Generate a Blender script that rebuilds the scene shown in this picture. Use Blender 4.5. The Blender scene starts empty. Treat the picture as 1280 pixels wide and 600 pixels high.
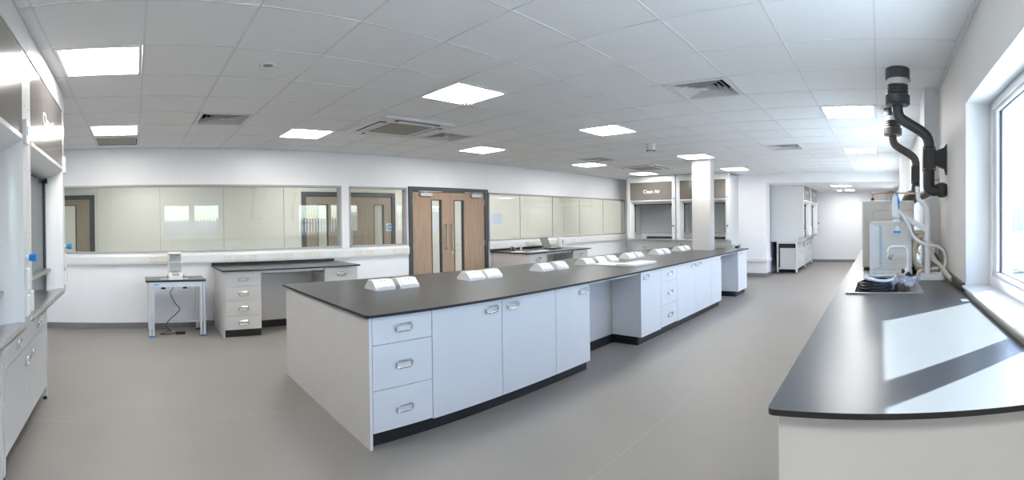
import bpy, bmesh, math, random
from mathutils import Vector, Matrix
random.seed(7)
sc = bpy.context.scene
COL = sc.collection
PI = math.pi

# ------------------------------------------------------------------ materials
def new_mat(name):
    m = bpy.data.materials.new(name); m.use_nodes = True
    nt = m.node_tree; nt.nodes.clear()
    out = nt.nodes.new('ShaderNodeOutputMaterial')
    return m, nt, out
def L(nt, a, b): nt.links.new(a, b)
def pbr(name, col, rough=.5, metal=0., spec=.5, noise=.03, scale=6., bump=0., bscale=60., coat=0., stretch=None):
    m, nt, out = new_mat(name)
    b = nt.nodes.new('ShaderNodeBsdfPrincipled')
    b.inputs['Roughness'].default_value = rough; b.inputs['Metallic'].default_value = metal
    b.inputs['Specular IOR Level'].default_value = spec; b.inputs['Coat Weight'].default_value = coat
    tc = nt.nodes.new('ShaderNodeTexCoord'); mp = nt.nodes.new('ShaderNodeMapping')
    L(nt, tc.outputs['Object'], mp.inputs['Vector'])
    if stretch: mp.inputs['Scale'].default_value = stretch
    n = nt.nodes.new('ShaderNodeTexNoise'); n.inputs['Scale'].default_value = scale; n.inputs['Detail'].default_value = 5
    L(nt, mp.outputs['Vector'], n.inputs['Vector'])
    r = nt.nodes.new('ShaderNodeValToRGB')
    c0 = [max(0, c*(1-noise)) for c in col]; c1 = [min(1, c*(1+noise)) for c in col]
    r.color_ramp.elements[0].color = (*c0, 1); r.color_ramp.elements[1].color = (*c1, 1)
    r.color_ramp.elements[0].position = .3; r.color_ramp.elements[1].position = .7
    L(nt, n.outputs['Fac'], r.inputs['Fac']); L(nt, r.outputs['Color'], b.inputs['Base Color'])
    if bump:
        n2 = nt.nodes.new('ShaderNodeTexNoise'); n2.inputs['Scale'].default_value = bscale
        L(nt, mp.outputs['Vector'], n2.inputs['Vector'])
        bp = nt.nodes.new('ShaderNodeBump'); bp.inputs['Strength'].default_value = bump; bp.inputs['Distance'].default_value = .002
        L(nt, n2.outputs['Fac'], bp.inputs['Height']); L(nt, bp.outputs['Normal'], b.inputs['Normal'])
    L(nt, b.outputs['BSDF'], out.inputs['Surface'])
    return m
def emit(name, col, s):
    m, nt, out = new_mat(name)
    e = nt.nodes.new('ShaderNodeEmission'); e.inputs['Color'].default_value = (*col, 1); e.inputs['Strength'].default_value = s
    L(nt, e.outputs[0], out.inputs['Surface']); return m
def glass(name, tint=(.95, .975, .96), ior=1.5, boost=1.0):
    m, nt, out = new_mat(name)
    t = nt.nodes.new('ShaderNodeBsdfTransparent'); t.inputs['Color'].default_value = (*tint, 1)
    g = nt.nodes.new('ShaderNodeBsdfGlossy'); g.inputs['Roughness'].default_value = 0.0
    f = nt.nodes.new('ShaderNodeFresnel'); ge = nt.nodes.new('ShaderNodeNewGeometry'); mr = nt.nodes.new('ShaderNodeMapRange')
    mr.inputs['To Min'].default_value = ior; mr.inputs['To Max'].default_value = 1/ior   # same reflectance from either face of the sheet
    L(nt, ge.outputs['Backfacing'], mr.inputs[0]); L(nt, mr.outputs[0], f.inputs['IOR'])
    mu = nt.nodes.new('ShaderNodeMath'); mu.operation = 'MULTIPLY'; mu.inputs[1].default_value = boost; mu.use_clamp = True
    mx = nt.nodes.new('ShaderNodeMixShader')
    L(nt, f.outputs[0], mu.inputs[0]); L(nt, mu.outputs[0], mx.inputs[0])
    L(nt, t.outputs[0], mx.inputs[1]); L(nt, g.outputs[0], mx.inputs[2]); L(nt, mx.outputs[0], out.inputs['Surface'])
    return m
def wood(name, a, b, sx=30):
    m, nt, out = new_mat(name)
    p = nt.nodes.new('ShaderNodeBsdfPrincipled'); p.inputs['Roughness'].default_value = .45
    tc = nt.nodes.new('ShaderNodeTexCoord'); mp = nt.nodes.new('ShaderNodeMapping'); mp.inputs['Scale'].default_value = (sx, sx, 1.1)
    n = nt.nodes.new('ShaderNodeTexNoise'); n.inputs['Scale'].default_value = 2.2; n.inputs['Detail'].default_value = 7; n.inputs['Roughness'].default_value = .6
    r = nt.nodes.new('ShaderNodeValToRGB')
    r.color_ramp.elements[0].color = (*a, 1); r.color_ramp.elements[1].color = (*b, 1)
    r.color_ramp.elements[0].position = .32; r.color_ramp.elements[1].position = .66
    L(nt, tc.outputs['Object'], mp.inputs[0]); L(nt, mp.outputs[0], n.inputs['Vector']); L(nt, n.outputs['Fac'], r.inputs[0])
    L(nt, r.outputs[0], p.inputs['Base Color']); L(nt, p.outputs[0], out.inputs[0]); return m

M = {}
M['wall'] = pbr('wall_paint', (.80, .81, .83), .55, noise=.012, scale=2)
M['panelwall'] = pbr('wall_panel', (.87, .88, .90), .35, noise=.012, scale=2)
M['farwall'] = pbr('wall_paint_far', (.78, .79, .82), .6, noise=.012, scale=2)
M['warmwall'] = pbr('window_wall_paint', (.84, .805, .775), .6, noise=.015, scale=2)
M['tile'] = pbr('ceiling_tile', (.88, .89, .895), .85, noise=.03, scale=90, bump=.15, bscale=260)
M['tbar'] = pbr('ceiling_grid_bar', (.80, .80, .81), .5, noise=.01)
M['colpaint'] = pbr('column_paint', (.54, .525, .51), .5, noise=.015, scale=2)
M['louvre'] = pbr('louvre_paint', (.62, .62, .62), .6, noise=.02)
M['tgrid'] = pbr('ceiling_grid_paint', (.78, .785, .79), .7, noise=.01)
M['skirt'] = pbr('grey_skirting', (.20, .20, .21), .5, noise=.05)
M['lam'] = pbr('laminate_daylit', (.77, .795, .815), .38, noise=.012, scale=3)  # laminate with the lift and blue of window light put into its colour
M['lamdim'] = pbr('laminate_warm_dim', (.585, .578, .57), .42, noise=.02, scale=4)  # darker, warmer copy of the laminate, dimmer warm light put into the colour
M['lamedge'] = pbr('white_edge_band', (.82, .84, .86), .35, noise=.01)
M['black'] = pbr('black_plinth', (.012, .013, .015), .4, noise=.1)
M['top'] = pbr('grey_laminate_worktop', (.048, .049, .050), .29, spec=.36, noise=.06, scale=240)
M['topedge'] = pbr('black_core', (.012, .013, .015), .45, noise=.1)
M['white'] = pbr('white_plastic', (.76, .76, .76), .35, noise=.01)
M['whitepc'] = pbr('white_powder_coat', (.67, .68, .69), .25, noise=.01, coat=.2)
M['cream'] = pbr('cream_plastic', (.74, .72, .67), .45, noise=.02)
M['beige'] = pbr('beige_plastic_hose', (.66, .60, .50), .5, noise=.05)
M['steel'] = pbr('brushed_steel', (.52, .51, .50), .3, metal=1, noise=.08, scale=40)
M['chrome'] = pbr('satin_chrome', (.88, .88, .88), .24, metal=1, noise=.03)
M['winframe'] = pbr('grey_window_frame', (.40, .40, .41), .45, noise=.03)
M['alu'] = pbr('aluminium_profile', (.74, .77, .80), .35, metal=.6, noise=.03)
M['taupe'] = pbr('taupe_metal_fascia', (.22, .198, .178), .17, metal=.5, noise=.06, scale=120, stretch=(1, 1, 6))
M['baffle'] = pbr('grey_liner', (.82, .81, .79), .5, noise=.04)
M['darkmetal'] = pbr('dark_grey_frame', (.045, .052, .062), .4, noise=.08)
M['blackplas'] = pbr('black_plastic', (.016, .017, .019), .35, noise=.15)
M['duct'] = pbr('dark_grey_duct', (.042, .045, .048), .42, noise=.12)
M['ductbrown'] = pbr('smoke_grey_duct', (.062, .056, .05), .42, noise=.12)
M['brass'] = pbr('brass_fitting', (.62, .42, .18), .3, metal=1, noise=.05)
M['copper'] = pbr('copper_pipe', (.42, .28, .17), .3, metal=1, noise=.05)
M['blue'] = pbr('blue_plastic', (.01, .22, .62), .35, noise=.04)
M['bluelab'] = pbr('blue_label', (.02, .28, .70), .4, noise=.04)
M['grey'] = pbr('mid_grey_plastic', (.30, .30, .31), .5, noise=.05)
M['grille'] = pbr('taupe_grille', (.33, .31, .27), .6, noise=.1, scale=200)
M['dark'] = pbr('dark_void', (.02, .02, .02), .8, noise=.1)
M['paper'] = pbr('paper', (.80, .80, .78), .7, noise=.03)
M['notice'] = pbr('pale_blue_notice', (.60, .67, .80), .6, noise=.03)
M['floor'] = None
M['plasticbag'] = None
M['granite'] = pbr('black_granite', (.035, .034, .035), .25, noise=.5, scale=300)
M['screen'] = pbr('laptop_screen', (.13, .125, .115), .4, noise=.05)
M['wood'] = wood('light_oak', (.29, .195, .13), (.41, .29, .205))
M['woodg'] = wood('grey_oak', (.25, .20, .155), (.36, .30, .24))
M['glass'] = glass('corridor_glass', (.955, .97, .945), 1.5, 1.35)
M['winglass'] = glass('window_glass', (.97, .985, .985), 1.45)
M['sashglass'] = glass('sash_glass', (.93, .95, .95), 1.45)
M['led'] = emit('led_diffuser', (1.0, .98, .945), 29.0)
M['corrwall'] = pbr('corridor_wall', (.74, .735, .71), .6, noise=.012, scale=2)
M['concrete'] = pbr('pale_concrete', (.50, .49, .47), .85, noise=.1, scale=3)
M['hedge'] = pbr('hedge_leaves', (.30, .29, .22), .9, noise=.5, scale=9, bump=1, bscale=14)
M['bark'] = pbr('bark', (.12, .10, .085), .9, noise=.3, scale=20)
M['fence'] = pbr('grey_fence_steel', (.30, .36, .42), .5, noise=.06)
M['clad'] = pbr('blue_grey_cladding', (.22, .33, .46), .5, noise=.05)
def floor_mat():
    m, nt, out = new_mat('grey_vinyl_floor')
    b = nt.nodes.new('ShaderNodeBsdfPrincipled'); b.inputs['Roughness'].default_value = .42; b.inputs['Specular IOR Level'].default_value = .45
    tc = nt.nodes.new('ShaderNodeTexCoord')
    n = nt.nodes.new('ShaderNodeTexNoise'); n.inputs['Scale'].default_value = .9; n.inputs['Detail'].default_value = 6
    n2 = nt.nodes.new('ShaderNodeTexNoise'); n2.inputs['Scale'].default_value = 160; n2.inputs['Detail'].default_value = 2
    r = nt.nodes.new('ShaderNodeValToRGB')
    r.color_ramp.elements[0].color = (.25, .233, .215, 1); r.color_ramp.elements[1].color = (.29, .272, .254, 1)
    r.color_ramp.elements[0].position = .3; r.color_ramp.elements[1].position = .7
    mx = nt.nodes.new('ShaderNodeMixRGB'); mx.blend_type = 'MULTIPLY'; mx.inputs[0].default_value = .12
    L(nt, tc.outputs['Object'], n.inputs['Vector']); L(nt, tc.outputs['Object'], n2.inputs['Vector'])
    L(nt, n.outputs['Fac'], r.inputs[0]); L(nt, r.outputs[0], mx.inputs[1]); L(nt, n2.outputs['Fac'], mx.inputs[2])
    rr = nt.nodes.new('ShaderNodeMapRange'); rr.inputs['To Min'].default_value = .36; rr.inputs['To Max'].default_value = .5
    L(nt, n.outputs['Fac'], rr.inputs[0]); L(nt, rr.outputs[0], b.inputs['Roughness'])
    L(nt, mx.outputs[0], b.inputs['Base Color']); L(nt, b.outputs[0], out.inputs[0]); return m
M['floor'] = floor_mat()
def bag_mat():
    m, nt, out = new_mat('clear_plastic_film')
    t = nt.nodes.new('ShaderNodeBsdfTransparent'); t.inputs[0].default_value = (.92, .93, .95, 1)
    b = nt.nodes.new('ShaderNodeBsdfPrincipled'); b.inputs['Base Color'].default_value = (.75, .77, .8, 1); b.inputs['Roughness'].default_value = .12
    n = nt.nodes.new('ShaderNodeTexNoise'); n.inputs['Scale'].default_value = 30
    mr = nt.nodes.new('ShaderNodeMapRange'); mr.inputs['To Min'].default_value = .05; mr.inputs['To Max'].default_value = .5
    mx = nt.nodes.new('ShaderNodeMixShader')
    L(nt, n.outputs['Fac'], mr.inputs[0]); L(nt, mr.outputs[0], mx.inputs[0]); L(nt, t.outputs[0], mx.inputs[1]); L(nt, b.outputs[0], mx.inputs[2])
    L(nt, mx.outputs[0], out.inputs[0]); return m
M['plasticbag'] = bag_mat()

# ------------------------------------------------------------------ mesh helpers
class MB:
    def __init__(s): s.bm = bmesh.new()
    def box(s, x0, x1, y0, y1, z0, z1, bev=0., seg=1, mat4=None):
        t = bmesh.new(); bmesh.ops.create_cube(t, size=1)
        for v in t.verts: v.co = Vector(((x0+x1)/2+v.co.x*(x1-x0), (y0+y1)/2+v.co.y*(y1-y0), (z0+z1)/2+v.co.z*(z1-z0)))
        if bev: bmesh.ops.bevel(t, geom=list(t.edges), offset=bev, segments=seg, affect='EDGES', profile=.5)
        if mat4 is not None: bmesh.ops.transform(t, matrix=mat4, verts=t.verts)
        s._merge(t); return s
    def _merge(s, t):
        me = bpy.data.meshes.new('tmp'); t.to_mesh(me); t.free(); s.bm.from_mesh(me); bpy.data.meshes.remove(me)
    def cyl(s, p0, p1, r0, r1=None, seg=20, cap=True):
        p0 = Vector(p0); p1 = Vector(p1); d = p1-p0; r1 = r0 if r1 is None else r1
        t = bmesh.new(); bmesh.ops.create_cone(t, cap_ends=cap, segments=seg, radius1=r0, radius2=r1, depth=d.length)
        bmesh.ops.transform(t, matrix=Matrix.Translation((p0+p1)/2) @ d.to_track_quat('Z', 'Y').to_matrix().to_4x4(), verts=t.verts)
        s._merge(t); return s
    def tube(s, pts, r, seg=10, closed=False, radii=None):
        pts = [Vector(p) for p in pts]; n = len(pts); rings = []
        up = None
        for i, p in enumerate(pts):
            if closed: d = pts[(i+1) % n]-pts[i-1]
            else: d = pts[min(i+1, n-1)]-pts[max(i-1, 0)]
            d.normalize()
            if up is None:
                up = d.orthogonal().normalized()
            up = (up-d*up.dot(d))
            up = up.normalized() if up.length > 1e-6 else d.orthogonal().normalized()
            w = d.cross(up); rr = radii[i] if radii else r
            rings.append([s.bm.verts.new(p+(up*math.cos(a)+w*math.sin(a))*rr) for a in [2*PI*k/seg for k in range(seg)]])
        m = n if closed else n-1
        for i in range(m):
            a = rings[i]; b = rings[(i+1) % n]
            for k in range(seg): s.bm.faces.new((a[k], a[(k+1) % seg], b[(k+1) % seg], b[k]))
        if not closed:
            s.bm.faces.new(rings[0][::-1]); s.bm.faces.new(rings[-1])
        return s
    def prism(s, poly, a0, a1, axis='z'):
        def P(u, v, a): return {'z': (u, v, a), 'y': (u, a, v), 'x': (a, u, v)}[axis]
        A = [s.bm.verts.new(P(u, v, a0)) for u, v in poly]; B = [s.bm.verts.new(P(u, v, a1)) for u, v in poly]
        s.bm.faces.new(A[::-1]); s.bm.faces.new(B); n = len(poly)
        for i in range(n): s.bm.faces.new((A[i], A[(i+1) % n], B[(i+1) % n], B[i]))
        return s
    def lathe(s, prof, c=(0, 0, 0), seg=24):
        c = Vector(c); rings = []
        for r, z in prof:
            rings.append([s.bm.verts.new(c+Vector((r*math.cos(2*PI*k/seg), r*math.sin(2*PI*k/seg), z))) for k in range(seg)])
        for a, b in zip(rings, rings[1:]):
            for k in range(seg): s.bm.faces.new((a[k], a[(k+1) % seg], b[(k+1) % seg], b[k]))
        s.bm.faces.new(rings[0][::-1]); s.bm.faces.new(rings[-1]); return s
    def quad(s, *vs):
        s.bm.faces.new([s.bm.verts.new(v) for v in vs]); return s
    def build(s, name, mat, parent=None, smooth=False, loc=None):
        bmesh.ops.recalc_face_normals(s.bm, faces=s.bm.faces)
        me = bpy.data.meshes.new(name); s.bm.to_mesh(me); s.bm.free()
        if smooth:
            for p in me.polygons: p.use_smooth = True
            try: me.set_sharp_from_angle(angle=math.radians(38))
            except Exception: pass
        me.materials.append(mat)
        o = bpy.data.objects.new(name, me); COL.objects.link(o)
        if parent is not None: o.parent = parent
        if loc is not None: o.location = loc
        return o
def B(*a, **k): return MB().box(*a, **k)
def smoothpath(pts, n=6):
    pts = [Vector(p) for p in pts]; out = []
    P = [pts[0]*2-pts[1]]+pts+[pts[-1]*2-pts[-2]]
    for i in range(1, len(P)-2):
        p0, p1, p2, p3 = P[i-1:i+3]
        for k in range(n):
            t = k/n
            out.append(.5*((2*p1)+(p2-p0)*t+(2*p0-5*p1+4*p2-p3)*t*t+(3*p1-p0-3*p2+p3)*t**3))
    out.append(pts[-1]); return out
def thing(name, label, cat, loc=(0, 0, 0), rotz=0., group=None):
    o = bpy.data.objects.new(name, None); COL.objects.link(o); o.empty_display_size = .1
    o.location = loc; o.rotation_euler = (0, 0, rotz); o['label'] = label; o['category'] = cat
    if group: o['group'] = group
    return o
def tag(o, label, cat, group=None, kind=None):
    o['label'] = label; o['category'] = cat
    if group: o['group'] = group
    if kind: o['kind'] = kind
    return o
def struct(o, label=None):
    o['kind'] = 'structure'
    if label: o['label'] = label
    return o
def dup(root, loc, rotz, label, group=None):
    r = root.copy(); COL.objects.link(r); r.location = loc; r.rotation_euler = (0, 0, rotz); r['label'] = label
    if group: r['group'] = group
    for ch in list(root.children):
        c = ch.copy(); COL.objects.link(c); c.parent = r
        for g in list(ch.children):
            d = g.copy(); COL.objects.link(d); d.parent = c
    return r
def text_mesh(body, size, extrude=.001):
    cu = bpy.data.curves.new('lettering', 'FONT'); cu.body = body; cu.size = size; cu.extrude = extrude; cu.align_x = 'CENTER'; cu.align_y = 'CENTER'
    ob = bpy.data.objects.new('lettering_source', cu); COL.objects.link(ob)
    dg = bpy.context.evaluated_depsgraph_get()
    me = bpy.data.meshes.new_from_object(ob.evaluated_get(dg)); bpy.data.objects.remove(ob); bpy.data.curves.remove(cu)
    return me
def roundrect(x0, x1, y0, y1, r, corners=(1, 1, 1, 1), n=5):
    cs = [(x1-r, y1-r, 0), (x0+r, y1-r, 90), (x0+r, y0+r, 180), (x1-r, y0+r, 270)]; raw = [(x1, y1), (x0, y1), (x0, y0), (x1, y0)]
    out = []
    for (cx, cy, a), p, c in zip(cs, raw, corners):
        if c: out += [(cx+r*math.cos(math.radians(a+90*k/n)), cy+r*math.sin(math.radians(a+90*k/n))) for k in range(n+1)]
        else: out.append(p)
    return out

# ------------------------------------------------------------------ room numbers
ZC = 2.70; XL = -7.12; XR = .53; YN = -1.58; YE = 12.05; YF = 16.4; XT = -3.05
GP = .605; GX0 = -.03; GY0 = .08
def cellx(k): return GX0-GP*(k+1), GX0-GP*k
def celly(j): return GY0+GP*j, GY0+GP*(j+1)
LIGHTS = [(5, -1), (5, 4), (5, 8), (5, 13), (5, 17), (9, -1), (9, 3), (9, 8), (9, 13), (9, 17), (0, -1), (0, 8), (0, 13), (0, 17)]
VENTS = [(8, 1), (8, 6), (8, 12), (2, 6), (2, 12)]

# ------------------------------------------------------------------ setting
o = B(-9.62, 1.0, YN-.2, YF+.2, -.12, 0).build('floor', M['floor']); struct(o, 'grey vinyl floor')
s = MB()
s.box(-1.612, -1.608, -1.0, 12, 0, .0006); s.box(-3.70, -3.696, -1.2, 1.2, 0, .0006); s.box(-5.6, -5.596, -1.2, 11, 0, .0006); s.box(-1.4, -1.396, 12, 16.3, 0, .0006)
s.build('floor_seam', pbr('weld_seam', (.35, .335, .32), .4), o)

# high ceiling : tiles as one grid with openings for the recessed fittings
cb = MB(); hole = set(LIGHTS) | set(VENTS)
k0, k1 = -1, 12; j0, j1 = -3, 20
for k in range(k0, k1):
    for j in range(j0, j1):
        if (k, j) in hole: continue
        xa, xb = cellx(k); ya, yb = celly(j)
        xa = max(xa, XL); xb = min(xb, XR); ya = max(ya, YN); yb = min(yb, YE)
        if xb-xa < .005 or yb-ya < .005: continue
        cb.box(xa, xb, ya, yb, ZC, ZC+.015)
ceil = cb.build('ceiling', M['tile']); struct(ceil, 'suspended tile ceiling')
g = MB()
for k in range(k0, k1+1):
    x = GX0-GP*k
    if XL+.02 < x < XR-.02: g.box(x-.007, x+.007, YN, YE, ZC-.003, ZC+.03)
for j in range(j0, j1+1):
    y = GY0+GP*j
    if YN+.02 < y < YE-.02: g.box(XL, XR, y-.007, y+.007, ZC-.003, ZC+.03)
g.build('ceiling_grid', M['tgrid'], ceil)
B(XL, XR, YN, YE, ZC+.22, ZC+.3).build('ceiling_slab', M['tile'], ceil)
struct(B(XR-.025, XR, YN, YE, ZC-.022, ZC-.0045).build('trim_5', M['tbar']), 'edge trim between ceiling and window wall')
struct(B(XL, XL+.02, YN, YE, ZC-.014, ZC-.0045).build('trim_6', M['tbar']), 'edge trim between ceiling and corridor wall')
o = B(XT, XR, YE+.119, YF, 2.45, 2.6).build('ceiling_far', M['tile']); struct(o, 'lower ceiling at the far end')
o = B(XT, XR, YE+.002, YE+.118, 2.45, ZC+.2).build('trim_1', M['wall']); struct(o, 'bulkhead where the ceiling drops')

# left wall with glazing
W = MB(); w0, w1 = XL-.12, XL
W.box(w0, w1, YN, 4.64, 0, 1.118); W.box(w0, w1, 6.56, YE, 0, 1.118)
W.box(w0, w1, YN, YE, 2.172, ZC+.1)
W.box(w0, w1, YN, 4.64, 2.146, 2.172); W.box(w0, w1, 6.56, YE, 2.115, 2.172)
W.box(w0, w1, 3.325, 3.465, 1.118, 2.146); W.box(w0, w1, 4.61, 4.64, 1.118, 2.146); W.box(w0, w1, 11.94, YE, 1.118, 2.115); W.box(w0, w1, YN, -1.45, 1.118, 2.146)
for y in (-1.0, .25, 1.51, 2.75, 3.99, 5.2, 6.5, 7.72, 8.93, 10.15, 11.3):  # panel joint covers
    W.box(w1, w1+.002, y-.004, y+.004, 2.18, ZC)
for y in (-.98, 3.99):
    W.box(w1, w1+.002, y-.004, y+.004, .09, .95)
struct(W.build('wall_left', M['panelwall']), 'white panelled corridor wall')
def glazing(name, y0, y1, z0, z1, joints, label):
    r = thing(name, label, 'window', (XL-.06, (y0+y1)/2, z0)); del r['category']; struct(r)
    ym = (y0+y1)/2; f = MB(); d = .03
    for a, b, c, e in ((y0, y1, z0, z0+d), (y0, y1, z1-d, z1), (y0, y0+d, z0, z1), (y1-d, y1, z0, z1)):
        f.box(-.055, .068, a-ym, b-ym, c-z0, e-z0)
    f.build('window_frame', M['winframe'], r)
    ys = [y0+d]+list(joints)+[y1-d]
    for a, b in zip(ys, ys[1:]):
        B(-.006, .006, a-ym+.002, b-ym-.002, d, z1-z0-d).build('pane', M['glass'], r)
    if joints:
        q = MB()
        for y in joints: q.box(-.007, .0072, y-ym-.002, y-ym+.002, d, z1-z0-d)
        q.build('glass_joint', M['grey'], r)
    return r
glazing('window_4', -1.45, 3.325, 1.118, 2.146, (-.56, .393, 1.369, 2.344), 'long corridor window left of the double doors')
glazing('window_5', 3.465, 4.61, 1.118, 2.146, (), 'square corridor window beside the double doors')
glazing('window_6', 6.59, 11.94, 1.118, 2.115, (7.587, 8.707, 9.785, 10.884), 'long corridor window right of the double doors')
o = B(XL+.001, XL+.014, YN, 4.63, 0, .085, .003).build('baseboard_left', M['skirt']); struct(o)
o = B(XL+.001, XL+.014, 6.57, YE, 0, .085, .003).build('baseboard_left', M['skirt']); struct(o)

# double doors
def double_door(name, x, y0, y1, zt, woodm, face, label, closers=True, framew=.085, vis=((-.45, -.205), (.085, .335))):
    r = thing(name, label, 'door', (x, (y0+y1)/2, 0)); del r['category']; struct(r)
    w = (y1-y0)/2; f = MB()
    f.box(-.10, .022, -w, -w+framew, 0, zt, .004); f.box(-.10, .022, w-framew, w, 0, zt, .004); f.box(-.10, .022, -w+framew, w-framew, zt-framew, zt, .004)
    f.build('door_frame', M['darkmetal'], r)
    il = w-framew-.004; mid = .0
    for sgn in (-1, 1):
        a, b = (-il, mid-.002) if sgn < 0 else (mid+.002, il)
        va, vb = vis[0] if sgn < 0 else vis[1]
        lf = MB(); zb = .25; ztp = 1.945; h = zt-framew-.006
        lf.box(-.05, -.005, a, va, .006, h); lf.box(-.05, -.005, vb, b, .006, h); lf.box(-.05, -.005, va, vb, .006, zb); lf.box(-.05, -.005, va, vb, ztp, h)
        leaf = lf.build('door_leaf', woodm, r)
        q = MB(); e = .03
        q.box(-.052, .0, va, va+e*.6, zb, ztp); q.box(-.052, .0, vb-e, vb, zb, ztp); q.box(-.052, .0, va, vb, zb, zb+e*.6); q.box(-.052, .0, va, vb, ztp-e*.6, ztp)
        q.build('vision_panel_frame', M['darkmetal'], leaf)
        B(-.03, -.024, va+e*.6, vb-e, zb+e*.6, ztp-e*.6).build('vision_pane', M['glass'], leaf)
        hy = -.125 if sgn < 0 else .008
        hh = MB(); hh.tube(smoothpath([(-.005, hy, 1.02), (.045, hy, 1.025), (.055, hy, 1.06), (.055, hy, 1.43), (.045, hy, 1.465), (-.005, hy, 1.47)], 4), .012, 10)
        hh.build('pull_handle', M['steel'], leaf, True)
        if closers:
            cy = -.72 if sgn < 0 else .5
            c = MB(); c.box(-.005, .05, cy, cy+.27, 2.0, 2.065, .006); c.box(.0, .03, cy-.02, cy+.5 if sgn < 0 else cy+.3, 2.085, 2.098); c.box(.02, .04, cy+.1, cy+.13, 2.06, 2.09)
            if sgn > 0: c.box(.0, .03, cy-.16, cy+.02, 2.085, 2.098)
            c.build('door_closer', M['steel'], leaf)
            hg = MB()
            for z in (.3, 1.1, 1.9): hg.cyl((.004, sgn*(il-.004), z-.05), (.004, sgn*(il-.004), z+.05), .008, seg=10)
            hg.build('hinge', M['steel'], leaf, True)
    if closers:
        lk = MB(); lk.cyl((-.006, .035, .94), (.006, .035, .94), .024, seg=16); lk.cyl((.006, .035, .945), (.012, .035, .945), .008, seg=10)
        lk.box(.0, .004, .03, .04, .905, .935); lk.build('lock_escutcheon', M['steel'], r, True)
    return r
double_door('door_1', XL+.0, 4.64, 6.56, 2.172, M['wood'], 1, 'pale oak double doors with dark frame')
B(XL-.12, XL-.10, 4.70, 6.5, 0, .004).build('door_threshold', M['skirt'], None); struct(bpy.data.objects['door_threshold'])

# corridor beyond the glass
XB = -9.5
struct(B(XB-.12, XB, YN-.1, YE, 0, ZC).build('wall_corridor', M['corrwall']), 'corridor back wall')
struct(B(XB, XL-.12, YN-.1, YN, 0, ZC).build('wall_corridor_near', M['corrwall']))
struct(B(XB, XL-.12, YE, YE+.1, 0, ZC).build('wall_corridor_far', M['corrwall']))
struct(B(XB-.12, XL-.1, YN-.1, YE+.1, ZC, ZC+.1).build('ceiling_corridor', M['tile']), 'corridor ceiling')
double_door('door_2', XB+.03, 3.49, 5.80, 2.21, M['woodg'], 1, 'grey oak double doors across the corridor', closers=False, framew=.10, vis=((-.79, -.54), (.59, .86)))
d = thing('door_3', 'corridor door with a pale vision panel', 'door', (XB+.03, -1.3, 0)); del d['category']; struct(d)
f = MB(); f.box(-.03, .02, -.58, -.49, 0, 2.16); f.box(-.03, .02, .41, .51, 0, 2.16); f.box(-.03, .02, -.49, .41, 2.07, 2.16); f.build('door_frame', M['darkmetal'], d)
lf = B(-.03, .004, -.488, .408, .01, 2.066).build('door_leaf', M['woodg'], d)
f = MB(); f.box(.004, .012, -.22, .15, .3, 1.97); f.build('vision_panel_frame', M['darkmetal'], lf)
B(.012, .016, -.2, .12, .32, 1.95).build('vision_pane', M['paper'], lf)
d = thing('door_4', 'brown corridor door in a dark frame', 'door', (XB+.03, 6.25, 0)); del d['category']; struct(d)
B(-.03, .01, -.24, -.08, .01, 1.95).build('door_leaf', M['wood'], d); B(-.03, .02, -.08, .16, .0, 1.95).build('door_frame', M['darkmetal'], d)
sg = thing('fire_door_sign', 'round blue mandatory sign on the grey oak corridor door', 'sign', (XB+.03, 5.645, 1.42))
B(-.004, .002, -.085, .085, -.085, .085).build('backing_plate', M['white'], sg)
MB().cyl((.002, 0, 0), (.004, 0, 0), .072, seg=28).build('blue_disc', M['bluelab'], sg)
q = MB()
for z, ww in ((.02, .045), (0, .055), (-.02, .045)): q.box(.004, .005, -ww, ww, z-.005, z+.005)
q.build('lettering_band', M['white'], sg)

# trunking on left wall
def trunk(y0, y1, socks, label):
    r = thing('cable_trunking', label, 'cable trunking', (XL, (y0+y1)/2, .96)); ym = (y0+y1)/2
    MB().prism([(.0, 0), (.05, 0), (.056, .03), (.056, .115), (.04, .15), (0, .15)], y0-ym, y1-ym, 'y').build('trunking_body', M['white'], r)
    for a, b in socks:
        c = (a+b)/2-ym; p = B(.054, .062, c-.073, c+.073, .03, .116, .002).build('socket_plate', M['cream'], r)
        for s_ in (-.036, .036):
            q = MB(); q.box(.0615, .0628, c+s_-.003, c+s_+.003, .082, .094)
            for e in (-.011, .011): q.box(.0615, .0628, c+s_+e-.003, c+s_+e+.003, .063, .067)
            q.build('socket_outlet', M['grey'], p)
    return r
trunk(YN, 4.62, [(.21, .37), (.39, .52), (1.32, 1.46), (1.51, 1.66), (1.72, 1.86), (2.12, 2.26), (2.3, 2.45), (2.62, 2.77), (2.8, 2.92), (3.54, 3.69), (3.72, 3.89), (4.30, 4.42), (4.44, 4.56)], 'white dado trunking with sockets under the window left of the double doors')
trunk(6.58, YE-.005, [(6.62, 6.76), (7.60, 7.76), (7.84, 8.0), (9.3, 9.46)], 'white dado trunking under the window right of the double doors')
nt_ = B(0, .001, -.155, .155, 0, .225).build('notice_sheet', M['notice'], loc=(XL+.012-.06, 6.86, 1.462)); tag(nt_, 'pale blue notice sheet on the glass right of the double doors', 'notice')

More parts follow.
